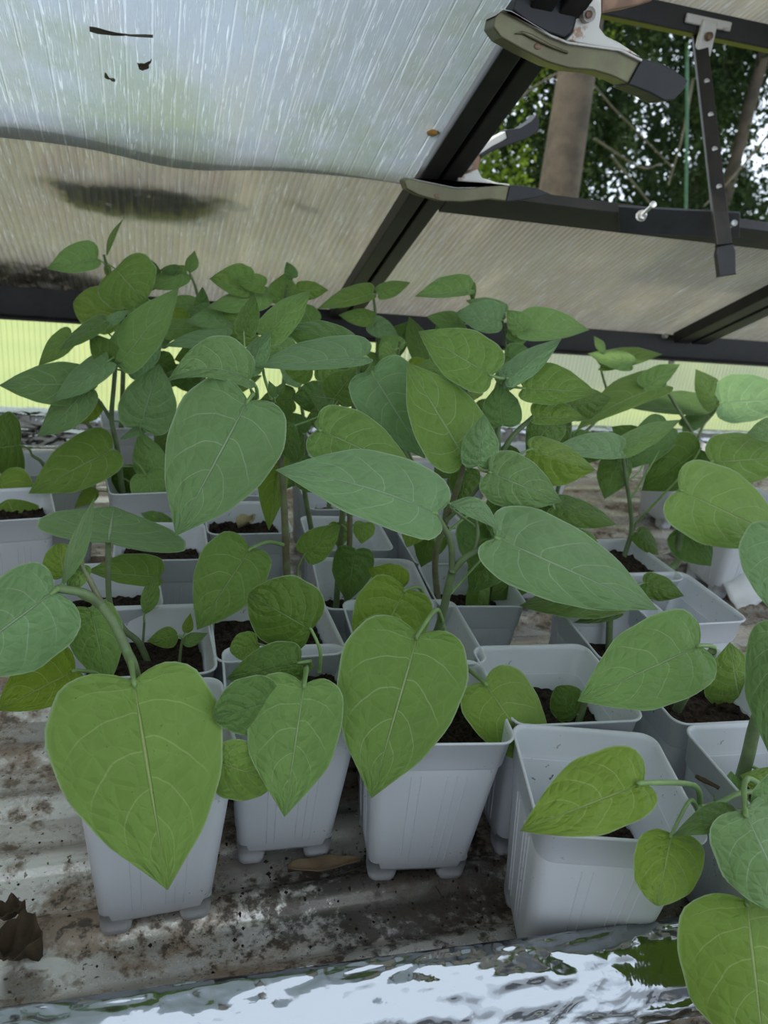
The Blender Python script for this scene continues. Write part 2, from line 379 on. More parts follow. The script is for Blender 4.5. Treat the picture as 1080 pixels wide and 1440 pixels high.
# ------------------------------------------------------------ scratched sheet hung under the roof
def fw(x,y):
    e=max(0,(y-.90)/.08)
    return -.004*math.sin(x*9+.6)-.0025*math.sin(x*23+y*7)*(.4+e)-.006
V=[];NX,NY=70,60
for i in range(NX):
    x=-.36+(.303+.36)*i/(NX-1); ye=.986-.026*(x+.147)+.003*math.sin(x*11+2)+.0015*math.sin(x*41)
    for j in range(NY):
        y=RY+(ye-RY)*(j/(NY-1))**.8
        V.append((x,y,roofz(y,-.010)+fw(x,y)))
o=mesh('plastic_sheet',V,gridfaces(NX,NY),M['film']); tag(o,'scratched clear corrugated plastic sheet with a wavy lower edge, hung under the left roof panel','plastic sheet')
# dark litter lying on the roof outside (seen as soft shadows through it)
def litter(name,cx,cy,rx,ry,n,h,label):
    V=[];Fc=[]
    for k in range(n):
        a=random.uniform(0,2*PI); r=math.sqrt(random.random())
        x=cx+rx*r*math.cos(a); y=cy+ry*r*math.sin(a); z=roofz(y,.006)+random.uniform(0,h)
        t=random.uniform(0,PI); s=random.uniform(.006,.014); c=np.array([x,y,z]); d=np.array([math.cos(t),math.sin(t),-ST*math.sin(t)+random.uniform(-.3,.3)])*s; e=np.array([-math.sin(t),math.cos(t),-ST*math.cos(t)+random.uniform(-.3,.3)])*s*.45
        b=len(V); V+=[c-d,c-e*1.0,c+d,c+e]; Fc.append((b,b+1,b+2,b+3))
    return tag(mesh(name,V,Fc,M['litter'],smooth=False),label,'leaf litter',kind='stuff')
p=onroof(195,288); litter('leaf_litter',p[0],p[1],.095,.035,520,.012,'dark patch of leaf litter lying on the roof panel, seen from below')
p=onroof(20,385); litter('leaf_litter',p[0]-.05,p[1]+.02,.18,.06,900,.02,'dark heap of litter above the eave at far left')
def blob(name,c,r,mt,parent=None,sq=(1,1,1),amp=.3,seg=10,fr=2.2):
    V=[];n=seg
    for i in range(n+1):
        th=PI*i/n
        for j in range(2*n):
            ph=PI*j/n; d=np.array([math.sin(th)*math.cos(ph),math.sin(th)*math.sin(ph),math.cos(th)])
            k=1+amp*noise.noise(tuple(d*fr+np.asarray(c)*40)); V.append(np.asarray(c)+d*k*r*np.array(sq))
    return mesh(name,V,gridfaces(n+1,2*n,closev=True),mt,parent)
def onsheet(x,y): return onroof(x,y,-.021)
# bits stuck to the sheet
def flat_leaf(name,b,t,w,mt,lift,label,cat):
    b=np.asarray(b,float);t=np.asarray(t,float);d=t-b;L=np.linalg.norm(d);f=d/L; n=np.asarray(lift,float); s=np.cross(f,n)
    V=[];NU=9
    for i in range(NU):
        u=i/(NU-1); ww=w*math.sin(PI*min(1,u**.8))**.8*(1+.25*math.sin(u*17))+.0003
        for v in(-1,-.5,0,.5,1): V.append(b+f*L*u+s*v*ww+n*(.0025*abs(v)*math.sin(u*4+v)))
    o=mesh(name,V,gridfaces(NU,5),mt); k=o.modifiers.new('t','SOLIDIFY'); k.thickness=.0006
    return tag(o,label,cat)
dn=np.array([0,-ST,-1])/math.hypot(1,ST)
flat_leaf('dead_leaf',onsheet(195,94),onsheet(212,86),.004,M['litter'],dn,'small dark dead leaf stuck to the scratched sheet','leaf')
flat_leaf('twig',onsheet(126,41),onsheet(215,52),.0016,M['twig'],dn,'thin straw-like stick lying across the top of the scratched sheet','twig')
flat_leaf('twig',onsheet(147,105),onsheet(162,114),.001,M['litter'],dn,'short bent twig below the dead leaf on the scratched sheet','twig')
tag(blob('lint_tuft',onroof(608,185,-.014),.007,M['straw'],sq=(1,1,.6)),'orange fluffy tuft at the left edge of the black rafter','fluff')
for q,(px,py,rr) in enumerate(((75,240,.016),(130,258,.010),(300,266,.016),(415,272,.010))):
    tag(blob('lichen_clump',onroof(px,py,.016),rr,M['straw'],sq=(1.3,.7,.4)),'rust yellow clump on the roof seen through the panel, '+['far left one','left of the dark patch','right of the dark patch','farthest right one'][q],'debris')

# ------------------------------------------------------------ window stay, plate, pins
top=at(983,48,LY); s1=onroof(1012,300,-.03); low=at(1021,388,s1[1]-.03)
st=empty('window_stay_bar',top,'black perforated vent stay bar hanging down at right across the sill','window stay')
def bar2(name,P,w,th,mt,parent):
    """flat bar through P; w across, th deep"""
    V=[];n=len(P)
    for i,p in enumerate(P):
        t=P[min(i+1,n-1)]-P[max(i-1,0)]; t/=np.linalg.norm(t)
        v=np.asarray(p)-O; v/=np.linalg.norm(v); s=np.cross(t,np.array([.25,.95,.1])); s/=np.linalg.norm(s); u=np.cross(s,t)
        ww=w[i] if isinstance(w,(list,tuple)) else w
        for a,b in((-1,-1),(1,-1),(1,1),(-1,1)): V.append(p+s*a*ww/2+u*b*th/2)
    Fc=gridfaces(n,4,closev=True)+[(3,2,1,0),tuple((n-1)*4+k for k in range(4))]
    return bevel(mesh(name,V,Fc,mt,parent,smooth=False),.0012)
kp=at(1018,345,s1[1]-.02)
bar2('bar',[top,s1+(top-s1)*.5,s1,kp],.020,.007,M['black'],st)
bar2('handle',[kp,kp+(low-kp)*.25,low],[.018,.024,.021],.012,M['vinyl'],st)
for fr_ in(.28,.47,.66,.86):
    c=top+(s1-top)*fr_+np.array([-.0,-.0045,-.001]); V,Fc=tube([c,c-[0,.002,0]],.004,.004,10,2); tag(mesh('hole_rim',V,Fc,M['whitemetal'],st),'pale worn rim of a stay hole')
br=empty('hinge_bracket',top+[0,-.02,.0],'pale worn hinge bracket holding the stay bar to the vent frame','bracket')
V,Fc=box(top+[0,-.016,.012],(.075,.004,.012)); bevel(mesh('flange',V,Fc,M['whitemetal'],br,smooth=False),.002)
V,Fc=box(top+[0,-.018,-.008],(.026,.008,.045)); bevel(mesh('tongue',V,Fc,M['whitemetal'],br,smooth=False),.006,3)
V,Fc=tube([top+[0,-.022,-.006],top+[0,-.028,-.006]],.006,.005,10,2); mesh('rivet',V,Fc,M['rust'],br)
c=[onroof(*p,-.018) for p in((870,291),(1039,322),(1041,334),(872,328))]
c=[onroof(870,291,-.018),onroof(1041,300,-.018),onroof(1040,335,-.030),onroof(871,328,-.030)]
pl=slab('metal_plate',c,(0,.6,.8),.003,M['plate']); tag(pl,'dark slate metal plate fixed over the vent sill','plate')
for q,(a,b) in enumerate((((902,303),(918,288)),((1016,326),(1032,314)))):
    A=onroof(*a,-.026); B=at(*b,A[1]-.035); e=empty('pin',A,['white pin sticking out of the dark plate, left one','white pin through the stay bar at the plate, right one'][q],'pin','white pins on the sill')
    V,Fc=tube([A,B],.0024,.0024,8,3); tube([B,B+(B-A)*.06],.0042,.0042,8,2,V,Fc); mesh('shaft',V,Fc,M['pin'],e)
    V,Fc=tube([A-(B-A)*.04,A+(B-A)*.12],.0075,.006,10,3) ; mesh('collar',V,Fc,M['pin'],e)
# ------------------------------------------------------------ spring clamps
def clamp(Y,label,parts,piv,th):
    e=empty('spring_clamp',at(*piv,Y),label,'clamp','spring clamps on the rafter')
    for nm,poly,mt,dy,t,lb in parts:
        P=[at(x,y,Y+dy) for x,y in poly]; o=slab(nm,P,(0,1,0),t,mt,e,.0012)
        if lb: o['label']=lb
    p=at(*piv,Y-.004); V,Fc=tube([p,p+[0,th+.006,0]],.006,.006,12,2); o=mesh('rivet',V,Fc,M['whitemetal'],e)
    p=at(*piv,Y-.006); V,Fc=tube([p,p+[0,.004,0]],.003,.003,10,2); o=mesh('rivet_hole',V,Fc,M['rust'],e)
    return e
e=clamp(.70,'large olive metal spring clamp with black grips on the rafter at the top',[
 ('lower_handle',[(694,38),(697,22),(705,13),(720,17),(745,33),(775,51),(800,61),(835,66),(872,71),(903,86),(884,118),(862,107),(835,99),(800,96),(772,88),(735,70),(705,53)],M['clampmetal'],0,.022,'bent olive metal handle'),
 ('handle_lip',[(697,22),(705,12),(720,15),(745,30),(775,48),(800,58),(835,63),(872,68),(904,83),(903,87),(872,72),(835,67),(800,62),(775,52),(745,34),(720,18),(706,15)],M['whitemetal'],-.004,.03,'bright turned edge'),
 ('rib',[(724,47),(736,43),(750,48),(775,62),(800,72),(800,76),(775,67),(750,55),(737,48)],M['clampmetal'],-.003,.004,None),
 ('hole',[(751,63),(755,60),(760,61),(763,65),(761,69),(756,70),(752,68)],M['rust'],-.0012,.003,'dark hole'),
 ('grip',[(904,82),(928,88),(950,99),(968,113),(962,126),(948,141),(935,142),(915,131),(898,124),(884,119)],M['vinyl'],-.003,.028,'black vinyl grip'),
 ('bracket',[(796,57),(806,46),(811,25),(818,-10),(846,-10),(846,20),(843,38),(852,50),(872,60),(902,80),(872,70),(835,65)],M['whitemetal'],.004,.014,'pale worn side plate with rust'),
 ('upper_handle',[(846,18),(848,-12),(935,-12),(915,2),(885,10),(862,14)],M['rust'],.006,.014,'rusty upper handle'),
 ('jaw_pad',[(722,14),(728,-12),(818,-12),(811,25),(803,46),(794,53),(770,45),(742,30)],M['vinyl'],.003,.02,'black jaw pad')],(829,20),.016)
e=clamp(.93,'smaller worn spring clamp with black grips gripping the rafter above the sill',[
 ('lower_handle',[(568,254),(576,249),(600,256),(640,264),(665,264),(690,258),(717,261),(712,283),(690,280),(650,284),(620,283),(590,275),(572,266)],M['clampmetal'],0,.02,'bent olive metal handle'),
 ('handle_lip',[(574,251),(576,248),(600,254),(640,262),(665,262),(690,256),(717,259),(717,262),(690,259),(665,265),(640,265),(600,257)],M['whitemetal'],-.003,.026,None),
 ('hole',[(610,274),(614,272),(619,274),(619,278),(613,279)],M['rust'],-.0012,.003,None),
 ('grip',[(717,260),(735,261),(755,264),(776,273),(750,279),(730,282),(712,284)],M['vinyl'],-.002,.024,'black vinyl grip'),
 ('bracket',[(644,262),(645,244),(655,244),(672,238),(678,250),(700,257),(690,261),(665,266)],M['whitemetal'],.003,.012,'pale spotted side plate'),
 ('upper_bracket',[(650,240),(660,228),(674,210),(676,226),(672,240),(662,246)],M['rust'],.005,.012,None),
 ('upper_handle',[(672,213),(690,196),(712,184),(714,194),(695,206),(677,220)],M['whitemetal'],.004,.014,None),
 ('grip',[(711,183),(732,180),(748,170),(756,160),(759,170),(757,185),(740,196),(715,204),(690,214),(677,222),(676,216),(695,204),(714,196)],M['vinyl'],.002,.02,'black vinyl grip')],(659,231),.014)

# ------------------------------------------------------------ foil wrapped rails
def foilrail(name,x0,x1,fy,profile,label,nx=520,amp=.004,seed=0):
    """profile: list of (dy,z) swept along x"""
    e=spline([np.array([a,b,0.]) for a,b in profile],60); V=[]
    for i in range(nx):
        x=x0+(x1-x0)*i/(nx-1); y0=fy(x)
        for j,p in enumerate(e):
            d=noise.noise((x*14+seed,j*.11,2.3)); r=1-abs(noise.noise((x*32+seed,j*.2,7.7)))*2; r2=1-abs(noise.noise((x*70+j*.35+seed,j*.30,4.1)))*2
            f1=noise.voronoi((x*22+seed,j*.13,1.),distance_metric='DISTANCE')[0]; f2=noise.voronoi((x*48+seed+j*.2,j*.22,5.),distance_metric='DISTANCE')[0]
            k=amp*(d*.6+r*.3+(f1[1]-f1[0])*1.5+(f2[1]-f2[0])*.7-.6)
            V.append((x+k*.2,y0+p[0]-k*.4,p[1]+k*.6))
    o=mesh(name,V,gridfaces(nx,60),M['foil']); return tag(o,label,'foil rail')
A=onZ(0,1418,.06); B=onZ(960,1290,.06); sl_=(B[1]-A[1])/(B[0]-A[0]); fy=lambda x:A[1]+sl_*(x-A[0])
foilrail('foil_wrapped_rail',-.3,.62,fy,[(.006,.0),(.006,.045),(.002,.058),(-.008,.060),(-.020,.052),(-.030,.036),(-.034,.022),(-.030,.016)],'front bench rail wrapped in crinkled shiny aluminium foil')
foilrail('foil_wrapped_rail',-.75,2.3,lambda x:1.372,[(.03,.0),(.03,.042),(.02,.05),(-.0,.046),(-.012,.030),(-.03,.018),(-.045,.006),(-.05,.003)],'back bench rail wrapped in shiny foil below the yellow green wall',nx=400,amp=.003,seed=9)
V,Fc=box((.35,fy(.35)-.012,-.026),(1.6,.05,.03)); 
Rr=math.atan(sl_); V=[np.array([p[0],p[1]+sl_*(p[0]-.35),p[2]]) for p in V]
tag(bevel(mesh('wood_board',V,Fc,M['wood'],smooth=False),.002),'bare wooden board showing under the front foil rail','board')

# ------------------------------------------------------------ pots
PH=.13
def rsq(h,r,n=5):
    out=[]
    for cx,cy,a0 in((1,1,0),(-1,1,90),(-1,-1,180),(1,-1,270)):
        for k in range(n+1):
            a=math.radians(a0+90*k/n); out.append((cx*(h-r)+r*math.cos(a),cy*(h-r)+r*math.sin(a)))
    return out
def loft(rings,cap0=False,cap1=False):
    V=[];n=None
    for h,r,z in rings:
        q=rsq(h,r); n=len(q); V+=[(a,b,z) for a,b in q]
    Fc=gridfaces(len(rings),n,closev=True)
    if cap0: Fc.append(tuple(range(n))[::-1])
    if cap1: Fc.append(tuple((len(rings)-1)*n+k for k in range(n)))
    return V,Fc
H0=.044
def pot_mesh():
    R=[(.0285,.008,.0105),(.031,.008,.011),(.0322,.008,.014)]
    for k in range(1,8): t=k/7; R.append((.0322+(.0398-.0322)*t,.008+.001*t,.014+(PH-.024-.014)*t))
    # inner wall
    inner=[(.0383,.008,PH-.024),(.0300,.007,.016),(.028,.007,.0125)]
    V,Fc=loft(R+[(.0398,.009,PH-.0225)]+inner,True,True)
    V=[list(v) for v in V]
    return V,Fc
V,Fc=pot_mesh(); pme=bpy.data.meshes.new('pot_body'); pme.from_pydata(V,[],Fc); pme.materials.append(M['pot']); pme.polygons.foreach_set('use_smooth',[True]*len(pme.polygons))
V,Fc=loft([(.0383,.008,PH-.026),(.0400,.009,PH-.0245),(.0408,.009,PH-.023),(.0424,.0095,PH-.003),(.0436,.010,PH-.0022),(.0440,.010,PH-.0008),(.0436,.010,PH),(.0424,.009,PH-.0006),(.0418,.009,PH-.004),(.0404,.009,PH-.021),(.0392,.008,PH-.0222),(.0383,.008,PH-.026)])
rme=bpy.data.meshes.new('pot_rim'); rme.from_pydata(V,[],Fc); rme.materials.append(M['pot']); rme.polygons.foreach_set('use_smooth',[True]*len(rme.polygons))
V,Fc=loft([(.0075,.004,0),(.0085,.005,.001),(.0092,.005,.006),(.0098,.005,.019)],True,True)
fme=bpy.data.meshes.new('pot_foot'); fme.from_pydata(V,[],Fc); fme.materials.append(M['pot']); fme.polygons.foreach_set('use_smooth',[True]*len(fme.polygons))
# thin vertical ribs on the pot wall
V=[];Fc=[]
for s in range(4):
    c,sn=math.cos(s*PI/2),math.sin(s*PI/2)
    for q in(-.016,-.010,.006,.012,.018):
        b=len(V)
        for z in(.02,.10):
            h=.0322+(.0398-.0322)*(z-.014)/(PH-.038)
            for dx,dd in((-.0006,-.0002),(0,.0005),(.0006,-.0002)):
                x,y=q*(.8+.2*(z/.1))+dx,-(h+dd); V.append((x*c-y*sn,x*sn+y*c,z))
        Fc+=[(b,b+1,b+4,b+3),(b+1,b+2,b+5,b+4)]
gme=bpy.data.meshes.new('pot_ribs'); gme.from_pydata(V,[],Fc); gme.materials.append(M['pot'])
def soil_at(pot,w,c,yaw,label,level,seed):
    n=26; V=[]; h=(.0300+(.0383-.0300)*((PH-level)-.016)/(PH-.04))*w/.088-.001
    ca,sa=math.cos(yaw),math.sin(yaw)
    for i in range(n):
        for j in range(n):
            x=(-1+2*i/(n-1))*h; y=(-1+2*j/(n-1))*h
            r=max(abs(x),abs(y))/h
            z=PH-level+.003*noise.noise((x*60+seed*3,y*60,seed))+.0035*noise.noise((x*220,y*220,seed*7.))
            # rounded corners
            k=1-.12*max(0,(abs(x)/h+abs(y)/h-1.4))
            V.append((c[0]+(x*ca-y*sa)*k,c[1]+(x*sa+y*ca)*k,z))
    Fc=gridfaces(n,n)
    for q in range(26):
        x,y=random.uniform(-.85,.85)*h,random.uniform(-.85,.85)*h; r=random.uniform(.0012,.0034); b=len(V)
        cc=np.array([c[0]+x*ca-y*sa,c[1]+x*sa+y*ca,PH-level+.002]); 
        for d in((1,0,0),(0,1,0),(-1,0,0),(0,-1,0),(0,0,1),(0,0,-1)): V.append(cc+np.array(d)*r*random.uniform(.5,1.3))
        Fc+=[(b,b+1,b+4),(b+1,b+2,b+4),(b+2,b+3,b+4),(b+3,b,b+4),(b+1,b,b+5),(b+2,b+1,b+5),(b+3,b+2,b+5),(b,b+3,b+5)]
    return tag(mesh('potting_soil',V,Fc,M['soil'],smooth=False),label,'soil',kind='stuff')
POT={}
def pot(key,kind,p1,p2,where,soil=.030,soilw=None):
    a=onZ(*p1,PH);b=onZ(*p2,PH);d=b-a;w=max(.082,min(.098,np.hypot(d[0],d[1])/.965)); yaw=math.atan2(d[1],d[0])
    mid=(a+b)/2; nrm=np.array([-math.sin(yaw),math.cos(yaw),0]); c=mid+nrm*(w/2)*(1 if kind=='F' else -1); c[2]=0
    e=empty('seedling_pot',c,'white square plastic pot '+where,'pot','white square nursery pots'); e.rotation_euler=(0,0,yaw)
    s=w/.088
    for nm,me_ in(('body',pme),('rim',rme),('rib',gme)):
        o=bpy.data.objects.new(nm,me_); link(o,e); o.scale=(s,s,1)
    for x,y in((1,1),(-1,1),(-1,-1),(1,-1)):
        o=bpy.data.objects.new('foot',fme); link(o,e); o.scale=(s,s,1); o.location=(x*.0225*s,y*.0225*s,0)
    if soil: soil_at(e,w,c,yaw,'dark crumbly potting soil inside the white pot '+where,soil,len(POT)+1)
    POT[key]=dict(c=c,w=w,yaw=yaw,where=where,top=PH-(soil or .05)); return e
pot('P1','B',(107,968),(308,950),'at the front left under the biggest leaf')
pot('P2','F',(322,1020),(516,1010),'second from the left in front, behind hanging leaves',.02)
pot('P3','F',(525,1047),(727,1045),'third from the left in front, its feet in plain view',.026)
pot('P4','F',(757,1172),(1007,1190),'nearest the foil rail at the right, nearly empty and open',.06)
pot('P5','B',(932,1020),(1150,1010),'at the lower right corner, cut by the frame',.045)
pot('P1b','F',(98,956),(304,945),'with small seedlings, directly behind the front left pot',.028)
pot('P1c','F',(78,863),(224,853),'at the left, third one back from the front left corner')
pot('P2a','F',(163,788),(290,786),'with a dark soil surface, behind the left seedlings',.024)
pot('P2b','F',(294,751),(412,749),'with a pale dead leaf on its soil',.022)
pot('Q1','F',(306,932),(488,918),'with black soil at two sides of a round spotted leaf',.02)
pot('Q2','F',(456,856),(612,857),'open in the middle, behind the round spotted leaf',.04)
pot('Q3','F',(440,773),(553,773),'behind the open middle pot',.04)
pot('S1','F',(508,936),(690,932),'behind the front pot with the long hanging leaf',.04)
pot('S2','F',(624,852),(738,852),'in the centre right, its front wall lit beside a dark gap',.03)
pot('S3','F',(592,793),(694,793),'one row behind the centre right pot',.04)
pot('S4','F',(556,741),(652,741),'in the middle column behind two others',.035)
pot('R5','F',(726,1021),(911,1012),'with a small round leaf, right behind the open front pot',.035)
pot('V','F',(939,1020),(1135,1010),'at the right edge with a thick leaning stem',.025)
pot('T','F',(842,931),(1010,927),'under the spotted bright leaf at the right, its side wall showing',.04)
pot('U','F',(906,881),(1073,872),'at the right with crumbs on its inner ledge',.04)
pot('W','F',(846,822),(968,815),'at the right with a clump of black soil on top',.012)
pot('L1','F',(-50,735),(72,727),'at the left edge, half cut by the frame',.022)
pot('L2','F',(32,668),(131,665),'at the left, second row from the back',.03)
pot('M2','F',(160,695),(262,691),'behind the dark-soil pot at the left',.03)
pot('M1','F',(300,697),(398,696),'behind the pot with the pale dead leaf',.03)
pot('N1','F',(148,602),(232,602),'at the back left by the foil rail',.03)
pot('N2','F',(215,643),(300,641),'at the back left, one row before the last',.03)
pot('N3','F',(330,620),(408,620),'at the back, behind the big veined leaf',.03)
pot('Q4','F',(440,716),(535,716),'in the middle, fourth one back',.03)
pot('Q5','F',(430,655),(510,655),'at the back of the middle column',.03)
pot('S5','F',(600,680),(690,680),'at the back behind the leaning leaves',.03)
pot('X1','F',(735,722),(824,718),'behind the pale folded leaf at the right centre',.03)
pot('X2','F',(735,652),(812,650),'at the back right of centre by the foil',.03)
pot('Z1','F',(948,640),(1035,642),'far back at the right, its rim above the leaves',.03)
pot('Z2','F',(1040,720),(1130,722),'at the back right edge of the frame',.03)

# ------------------------------------------------------------ leaves and plants
OUT={'cord':[(0,0),(-.045,.22),(-.062,.50),(-.01,.80),(.11,.96),(.26,1.0),(.42,.96),(.57,.83),(.71,.61),(.84,.35),(.94,.13),(1,0)],
     'ovate':[(0,0),(.0,.16),(.03,.45),(.11,.77),(.22,.96),(.34,1.0),(.48,.92),(.61,.74),(.74,.50),(.86,.25),(.95,.08),(1,0)],
     'round':[(0,0),(-.02,.25),(-.02,.55),(.08,.85),(.24,.99),(.42,1.0),(.6,.93),(.75,.76),(.87,.52),(.95,.28),(.99,.1),(1,0)],
     'lance':[(0,0),(.03,.2),(.1,.45),(.2,.75),(.32,.95),(.45,1.0),(.58,.88),(.7,.65),(.8,.42),(.9,.2),(.97,.05),(1,0)]}
def leafgrid(shape,NT,NV,ragged=.02,seed=0.):
    o=spline([np.array(q,float) for q in OUT[shape]],NT)
    G=[]
    for i in range(NT):
        t=i/(NT-1); a,w=o[i]; w=max(0,w)*(1+ragged*math.sin(t*19+seed)+ragged*.7*math.sin(t*37+seed*2)); m=t**1.12
        for sgn in(-1,1): pass
        row=[]
        for j in range(-NV,NV+1):
            v=j/NV; av=abs(v); row.append((m+(a-m)*av**.9, w*av, v, t))
        G.append(row)
    return G
def build_leaf(parent,G,fn,tone):
    V=[];UV=[]
    for row in G:
        for a,w,v,t in row: V.append(fn(a,w,v,t)); UV.append((t,.5+.5*v))
    return mesh('leaf',V,gridfaces(len(G),len(G[0])),LM[tone],parent,uv=UV)
class Plant:
    def __init__(s,root,label,Y=None):
        r=onZ(root[0],root[1],.10) if Y is None else at(root[0],root[1],Y)
        s.Y=r[1]; s.st=[]
        q=min(POT.values(),key=lambda q:max(abs(q['c'][0]-r[0]),abs(q['c'][1]-r[1])))
        r=np.array([min(max(r[0],q['c'][0]-.024),q['c'][0]+.024),min(max(r[1],q['c'][1]-.024),q['c'][1]+.024),q['top']+.002]); s.root=r; s.e=empty('seedling_plant',r,label,'plant','young leafy seedlings')
    def stem(s,pts,r0=.0026,r1=.0020,mt='stem',y0=0,y1=0,root=True):
        P=[s.root-[0,0,.012]] if root else []
        n=len(pts)
        for i,(x,y) in enumerate(pts): P.append(at(x,y,s.Y+y0+(y1-y0)*(i/(max(1,n-1)))))
        n=len(P)*5; Q=spline(P,n); V,Fc=tube(Q,r0,r1,9,raw=True); mesh('stem',V,Fc,M[mt],s.e); s.st+=Q
        return s
    def leaf(s,b,t,A,B,tone=1,y=0.,dY=None,bow=0,shape='cord',att=None,pet=True,cup=.18,droop=0.):
        A*=1.05; B*=1.05
        b=np.array(b,float);t=np.array(t,float); Y=s.Y+y; d=t-b; L=np.hypot(*d); n=np.array([-d[1],d[0]])/L
        sc=np.linalg.norm(at(b[0]+1,b[1],Y)-at(b[0],b[1],Y))
        Lr=max(L*1.02,(A+B)*.98); k=math.sqrt(Lr*Lr-L*L)*sc
        if dY is None: dY=(-1 if d[1]>0 else 1)*(min(k,.05)+.10*L*sc) if abs(d[1])>.25*L or k>.01 else -.004
        hr=.40*Lr
        def sd(h,ny):
            k=math.sqrt(max(0,hr*hr-h*h))*sc*.8
            return k*(1 if ny<-.2 else (-.7 if ny>.2 else .4))
        dA=sd(A,n[1]); dB=sd(B,-n[1]); cp=cup*hr*sc; seed=random.uniform(0,6)
        big=L>75 or A+B>90
        G=leafgrid(shape,26 if big else 15,8 if big else 5,.018,seed)
        if tone<0: tone=0
        def fn(a,w,v,tt):
            h=A if v<0 else B; sg=1 if v<0 else -1
            px=b+d*a+n*(sg*w*h+bow*4*max(0,a)*(1-a))
            yy=Y+dY*max(a,-.05)+(dA if v<0 else dB)*w+cp*w*w*.8-cp*.55*4*max(0,a)*(1-a)*(1-w)
            yy+=.035*hr*sc*math.sin(tt*15+seed+abs(v)*-3)*w + droop*a*a
            return at(px[0],px[1],yy)
        o=build_leaf(s.e,G,fn,tone)
        if pet:
            P=at(b[0],b[1],Y); Tp=at(b[0]+d[0]*.3,b[1]+d[1]*.3,Y+dY*.3)
            if att is not None: Q=at(att[0],att[1],Y+(s.Y-Y)*.8)
            elif s.st:
                best=min(s.st,key=lambda q:np.linalg.norm(q-P)+.5*max(0,q[2]-P[2])); Q=best
            else: Q=s.root
            D=P-Tp; D/=np.linalg.norm(D)+1e-9; ds=np.linalg.norm(Q-P)
            if ds>.0015:
                c1=P+D*.12*ds+(Q-P)*.42; r=min(.0017,max(.0008,.0000085*Lr*1.0+.0003)); 
                V,Fc=tube([P+(Tp-P)*.10,P,c1,Q],r*.6,r*1.15,7,16)
                V=np.asarray(V)
                mesh('petiole',V-np.array(s.e.location)+np.array(s.e.location),Fc,M['petiole'],o_parent(o,s.e))
        return s
class _Loc: pass
def o_parent(o,e):
    # a leaf sits in its plant's frame; its petiole is built in the same frame
    o['_o']=0; del o['_o']
    return PP(o,e)
class PP:
    """lets mesh() parent to a leaf while measuring from the plant's base"""
    def __init__(s,o,e): s.o=o; s.location=e.location
_link=link
def link(o,parent=None):
    if isinstance(parent,PP): return _link(o,parent.o)
    return _link(o,parent)

# --- front left: the plant in the corner pot
A=Plant((207,1015),'seedling at the front left whose huge heart-shaped leaf hangs over its pot')
A.stem([(192,955),(178,915),(160,876),(143,852)],.0030,.0026,y0=-.065,y1=-.045)
A.stem([(143,852),(118,834),(80,828)],.0029,.0023,y0=-.035,y1=-.04,root=False)
A.stem([(143,850),(128,820),(112,790)],.0020,.0012,y0=-.035,y1=-.03,root=False,mt='redstem')
A.leaf((188,957),(236,1252),128,106,2,y=-.088,dY=-.035,att=(186,935),cup=.12)
A.leaf((76,832),(-85,950),60,72,0,y=-.045,dY=-.02)
A.leaf((88,822),(134,697),15,11,0,y=-.035,shape='lance')
A.leaf((106,943),(-6,1000),52,30,2,y=-.035,dY=-.01,att=(146,966))
A.leaf((128,856),(152,966),40,36,1,y=.0,att=(150,845),dY=-.01)
A.leaf((90,812),(82,764),30,26,2,y=.0,shape='round')
A.leaf((118,795),(96,835),16,14,1,y=-.03)
# --- seedlings in the pot behind
B=Plant((213,930),'slender seedling with one wide leaf seen edge-on, rising behind the front left pot')
B.stem([(196,905),(176,887),(160,862),(153,835),(152,762)],.0026,.0019)
B.leaf((152,764),(160,712),104,98,0,y=.0,dY=.055,pet=False,cup=-.1)
B.leaf((224,812),(122,803),30,14,1,y=.03,dY=0,pet=False)
B.leaf((235,936),(190,950),13,11,1,y=.0,dY=-.005,shape='ovate')
B2=Plant((251,940),'tiny sprout with four small spotted leaves in the second left pot')
B2.stem([(254,915),(257,897)],.0012,.0009)
B2.leaf((250,893),(206,902),14,15,1,shape='ovate',dY=0)
B2.leaf((258,906),(293,890),8,10,1,shape='ovate',dY=0)
B2.leaf((260,890),(268,862),9,6,2,shape='ovate',dY=0)
B3=Plant((199,905),'single narrow spotted leaf on a thin stalk beside the left seedlings',Y=B.Y+.02)
B3.stem([(203,875)],.0011,.0009)
B3.leaf((203,864),(219,805),14,11,1,shape='lance',dY=0,att=(203,876))
# --- left edge
Lp=Plant((-30,700),'seedling at the left edge with two dark leaves cut by the frame')
Lp.stem([(-35,650),(-30,600)])
L0=Plant((78,690),'seedling in the second pot at the left edge with one dark folded leaf')
L0.stem([(62,655),(45,640)],.0022,.0017)
L0.leaf((29,626),(-24,632),46,46,3,y=-.02,dY=-.01)
Lp.leaf((-2,672),(40,770),36,40,2,y=-.04,dY=-.03)
Lp.leaf((30,790),(33,756),7,7,1,y=-.06,shape='lance',pet=False)
